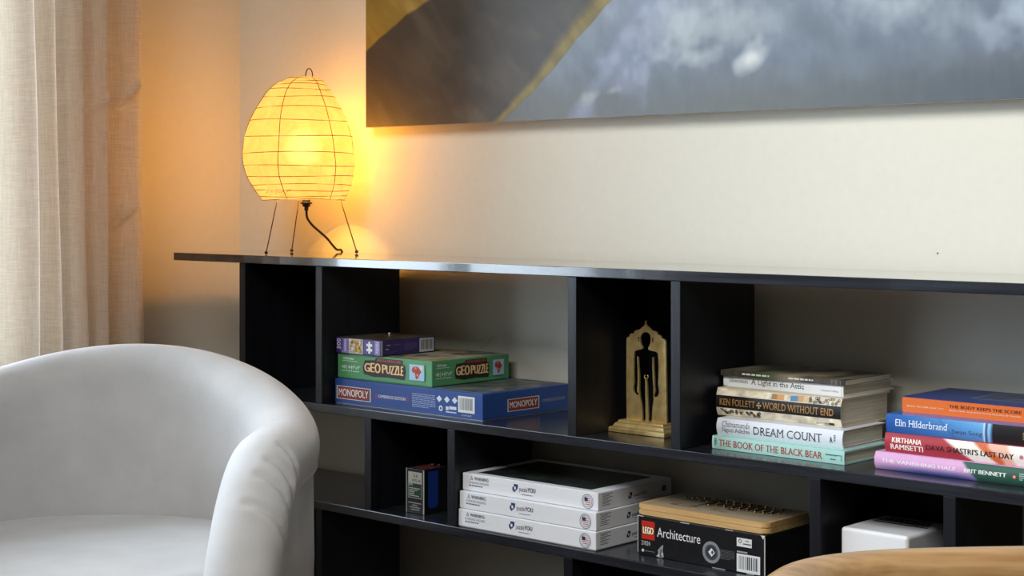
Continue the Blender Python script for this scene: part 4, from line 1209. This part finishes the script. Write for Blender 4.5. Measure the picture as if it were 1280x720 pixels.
# seat cushion
m = MB(); P = []; ring = 64
lay = [(.30, .90), (.312, .97), (.335, 1.0), (.372, 1.0), (.394, .985), (.407, .94), (.413, .86), (.4165, .6), (.418, .3), (.4185, .02)]
for z, s_ in lay:
    for k in range(ring):
        a = 2 * math.pi * k / ring
        c_, q = math.cos(a), math.sin(a)
        ex = 2 / 2.6
        x = .285 * math.copysign(abs(c_) ** ex, c_); y = .305 * math.copysign(abs(q) ** ex, q) - .02
        P.append((x * s_, (y + .02) * s_ - .02, z))
m.add(P, [[j * ring + k, j * ring + (k + 1) % ring, (j + 1) * ring + (k + 1) % ring, (j + 1) * ring + k] for j in range(len(lay) - 1) for k in range(ring)]
      + [list(range(ring))[::-1], [(len(lay) - 1) * ring + k for k in range(ring)]], smooth=True)
m.build('seat_cushion', M_VEL, chair)
m = MB(); m.box((-.29, -.30, .10), (.29, .22, .30), bevel=.02, seg=3); m.build('seat_base', M_VEL, chair)
m = MB()
P = []
for z in (.0, .10):
    for k in range(48):
        a = 2 * math.pi * k / 48; P.append((.26 * math.cos(a), .26 * math.sin(a) - .0, z))
m.add(P, [[k, (k + 1) % 48, 48 + (k + 1) % 48, 48 + k] for k in range(48)] + [list(range(48))[::-1], list(range(48, 96))])
m.build('swivel_base', simple('dark_plinth', (40, 34, 30), .5), chair)

# ------------------------------------------------------------------ oak chair in the near right corner
M_OAKC = wood('oiled_oak', (150, 108, 62), (206, 164, 108), (5, 5, 5), .33, .25, .05, .5, 6.)
th = R(42.62)
fwd = np.array((-math.sin(th), math.cos(th))); rgt = np.array((math.cos(th), math.sin(th)))
oc0 = .45 * rgt + .90 * fwd
oak = thing('round_back_chair', 'oak chair with a smooth curved top rail in the near right corner', 'chair', (oc0[0], oc0[1], 0), th)
def oakmat():
    m, nt, b = new_mat('oak_rail'); L = nt.links.new
    tc = node(nt, 'ShaderNodeTexCoord'); mp = node(nt, 'ShaderNodeMapping'); mp.inputs['Scale'].default_value = (1.5, 5, 24)
    L(tc.outputs['Object'], mp.inputs['Vector'])
    n = node(nt, 'ShaderNodeTexNoise', i={'Scale': 1.3, 'Detail': 3., 'Distortion': 1.2}); L(mp.outputs['Vector'], n.inputs['Vector'])
    w = node(nt, 'ShaderNodeMath', operation='MULTIPLY'); w.inputs[1].default_value = 30.; L(n.outputs['Fac'], w.inputs[0])
    s_ = node(nt, 'ShaderNodeMath', operation='SINE'); L(w.outputs[0], s_.inputs[0])
    f = node(nt, 'ShaderNodeTexNoise', i={'Scale': 1., 'Detail': 4.}); mp2 = node(nt, 'ShaderNodeMapping'); mp2.inputs['Scale'].default_value = (14, 160, 220)
    L(tc.outputs['Object'], mp2.inputs['Vector']); L(mp2.outputs['Vector'], f.inputs['Vector'])
    ad = node(nt, 'ShaderNodeMath', operation='MULTIPLY_ADD'); ad.inputs[1].default_value = .14; L(s_.outputs[0], ad.inputs[0]); L(f.outputs['Fac'], ad.inputs[2])
    r = node(nt, 'ShaderNodeValToRGB'); r.color_ramp.elements[0].position = .2; r.color_ramp.elements[1].position = .8
    r.color_ramp.elements[0].color = lin((158, 120, 78)) + [1]; r.color_ramp.elements[1].color = lin((190, 154, 108)) + [1]
    L(ad.outputs[0], r.inputs['Fac']); L(r.outputs['Color'], b.inputs['Base Color'])
    b.inputs['Roughness'].default_value = .3; b.inputs['Coat Weight'].default_value = .2
    return m
M_RAIL = oakmat()
rp = catmull([(-.305, -.24), (-.306, -.10), (-.300, .02), (-.291, .115), (-.262, .188), (-.20, .226), (-.09, .240), (0, .243), (.09, .240), (.20, .226), (.262, .188), (.291, .115), (.300, .02), (.306, -.10), (.305, -.24)], 8)
m = MB(); P = []; n = 20
for i, (x, y) in enumerate(rp):
    x0, y0 = rp[max(i - 1, 0)]; x1, y1 = rp[min(i + 1, len(rp) - 1)]
    l = math.hypot(x1 - x0, y1 - y0); nx, ny = -(y1 - y0) / l, (x1 - x0) / l
    en = min(1, min(i, len(rp) - 1 - i) / 4 + .35)
    for k in range(n):
        a = 2 * math.pi * k / n
        ca, sa = math.cos(a), math.sin(a)
        u = .019 * math.copysign(abs(ca) ** .8, ca) * en; w = .030 * math.copysign(abs(sa) ** .8, sa) * en
        P.append((x * .985 + nx * u, y + ny * u, .6935 + w))
m.add(P, [[i * n + k, i * n + (k + 1) % n, (i + 1) * n + (k + 1) % n, (i + 1) * n + k] for i in range(len(rp) - 1) for k in range(n)]
      + [list(range(n))[::-1], [(len(rp) - 1) * n + k for k in range(n)]], smooth=True)
m.build('top_rail', M_RAIL, oak)
m = MB(); m.bm(rslab(.48, .44, .415, .45, .06))
for i, v in enumerate(m.v): m.v[i] = (v[0] - .24, v[1] - .26, v[2])
m.build('seat', M_OAKC, oak)
for x, y, top in ((-.262, .14, .685), (.262, .14, .685), (-.30, -.20, .685), (.30, -.20, .685)):
    m = MB(); m.tube([(x, y, top), (x * .92, y * .98, .44), (x * .95, y * 1.08, 0)], [.012, .017, .011], n=14); m.build('leg', M_OAKC, oak)
m = MB(); m.tube([(0, .17, .45), (0, .215, .58), (0, .238, .68)], [.03, .022, .03], n=14); m.build('back_splat', M_OAKC, oak)
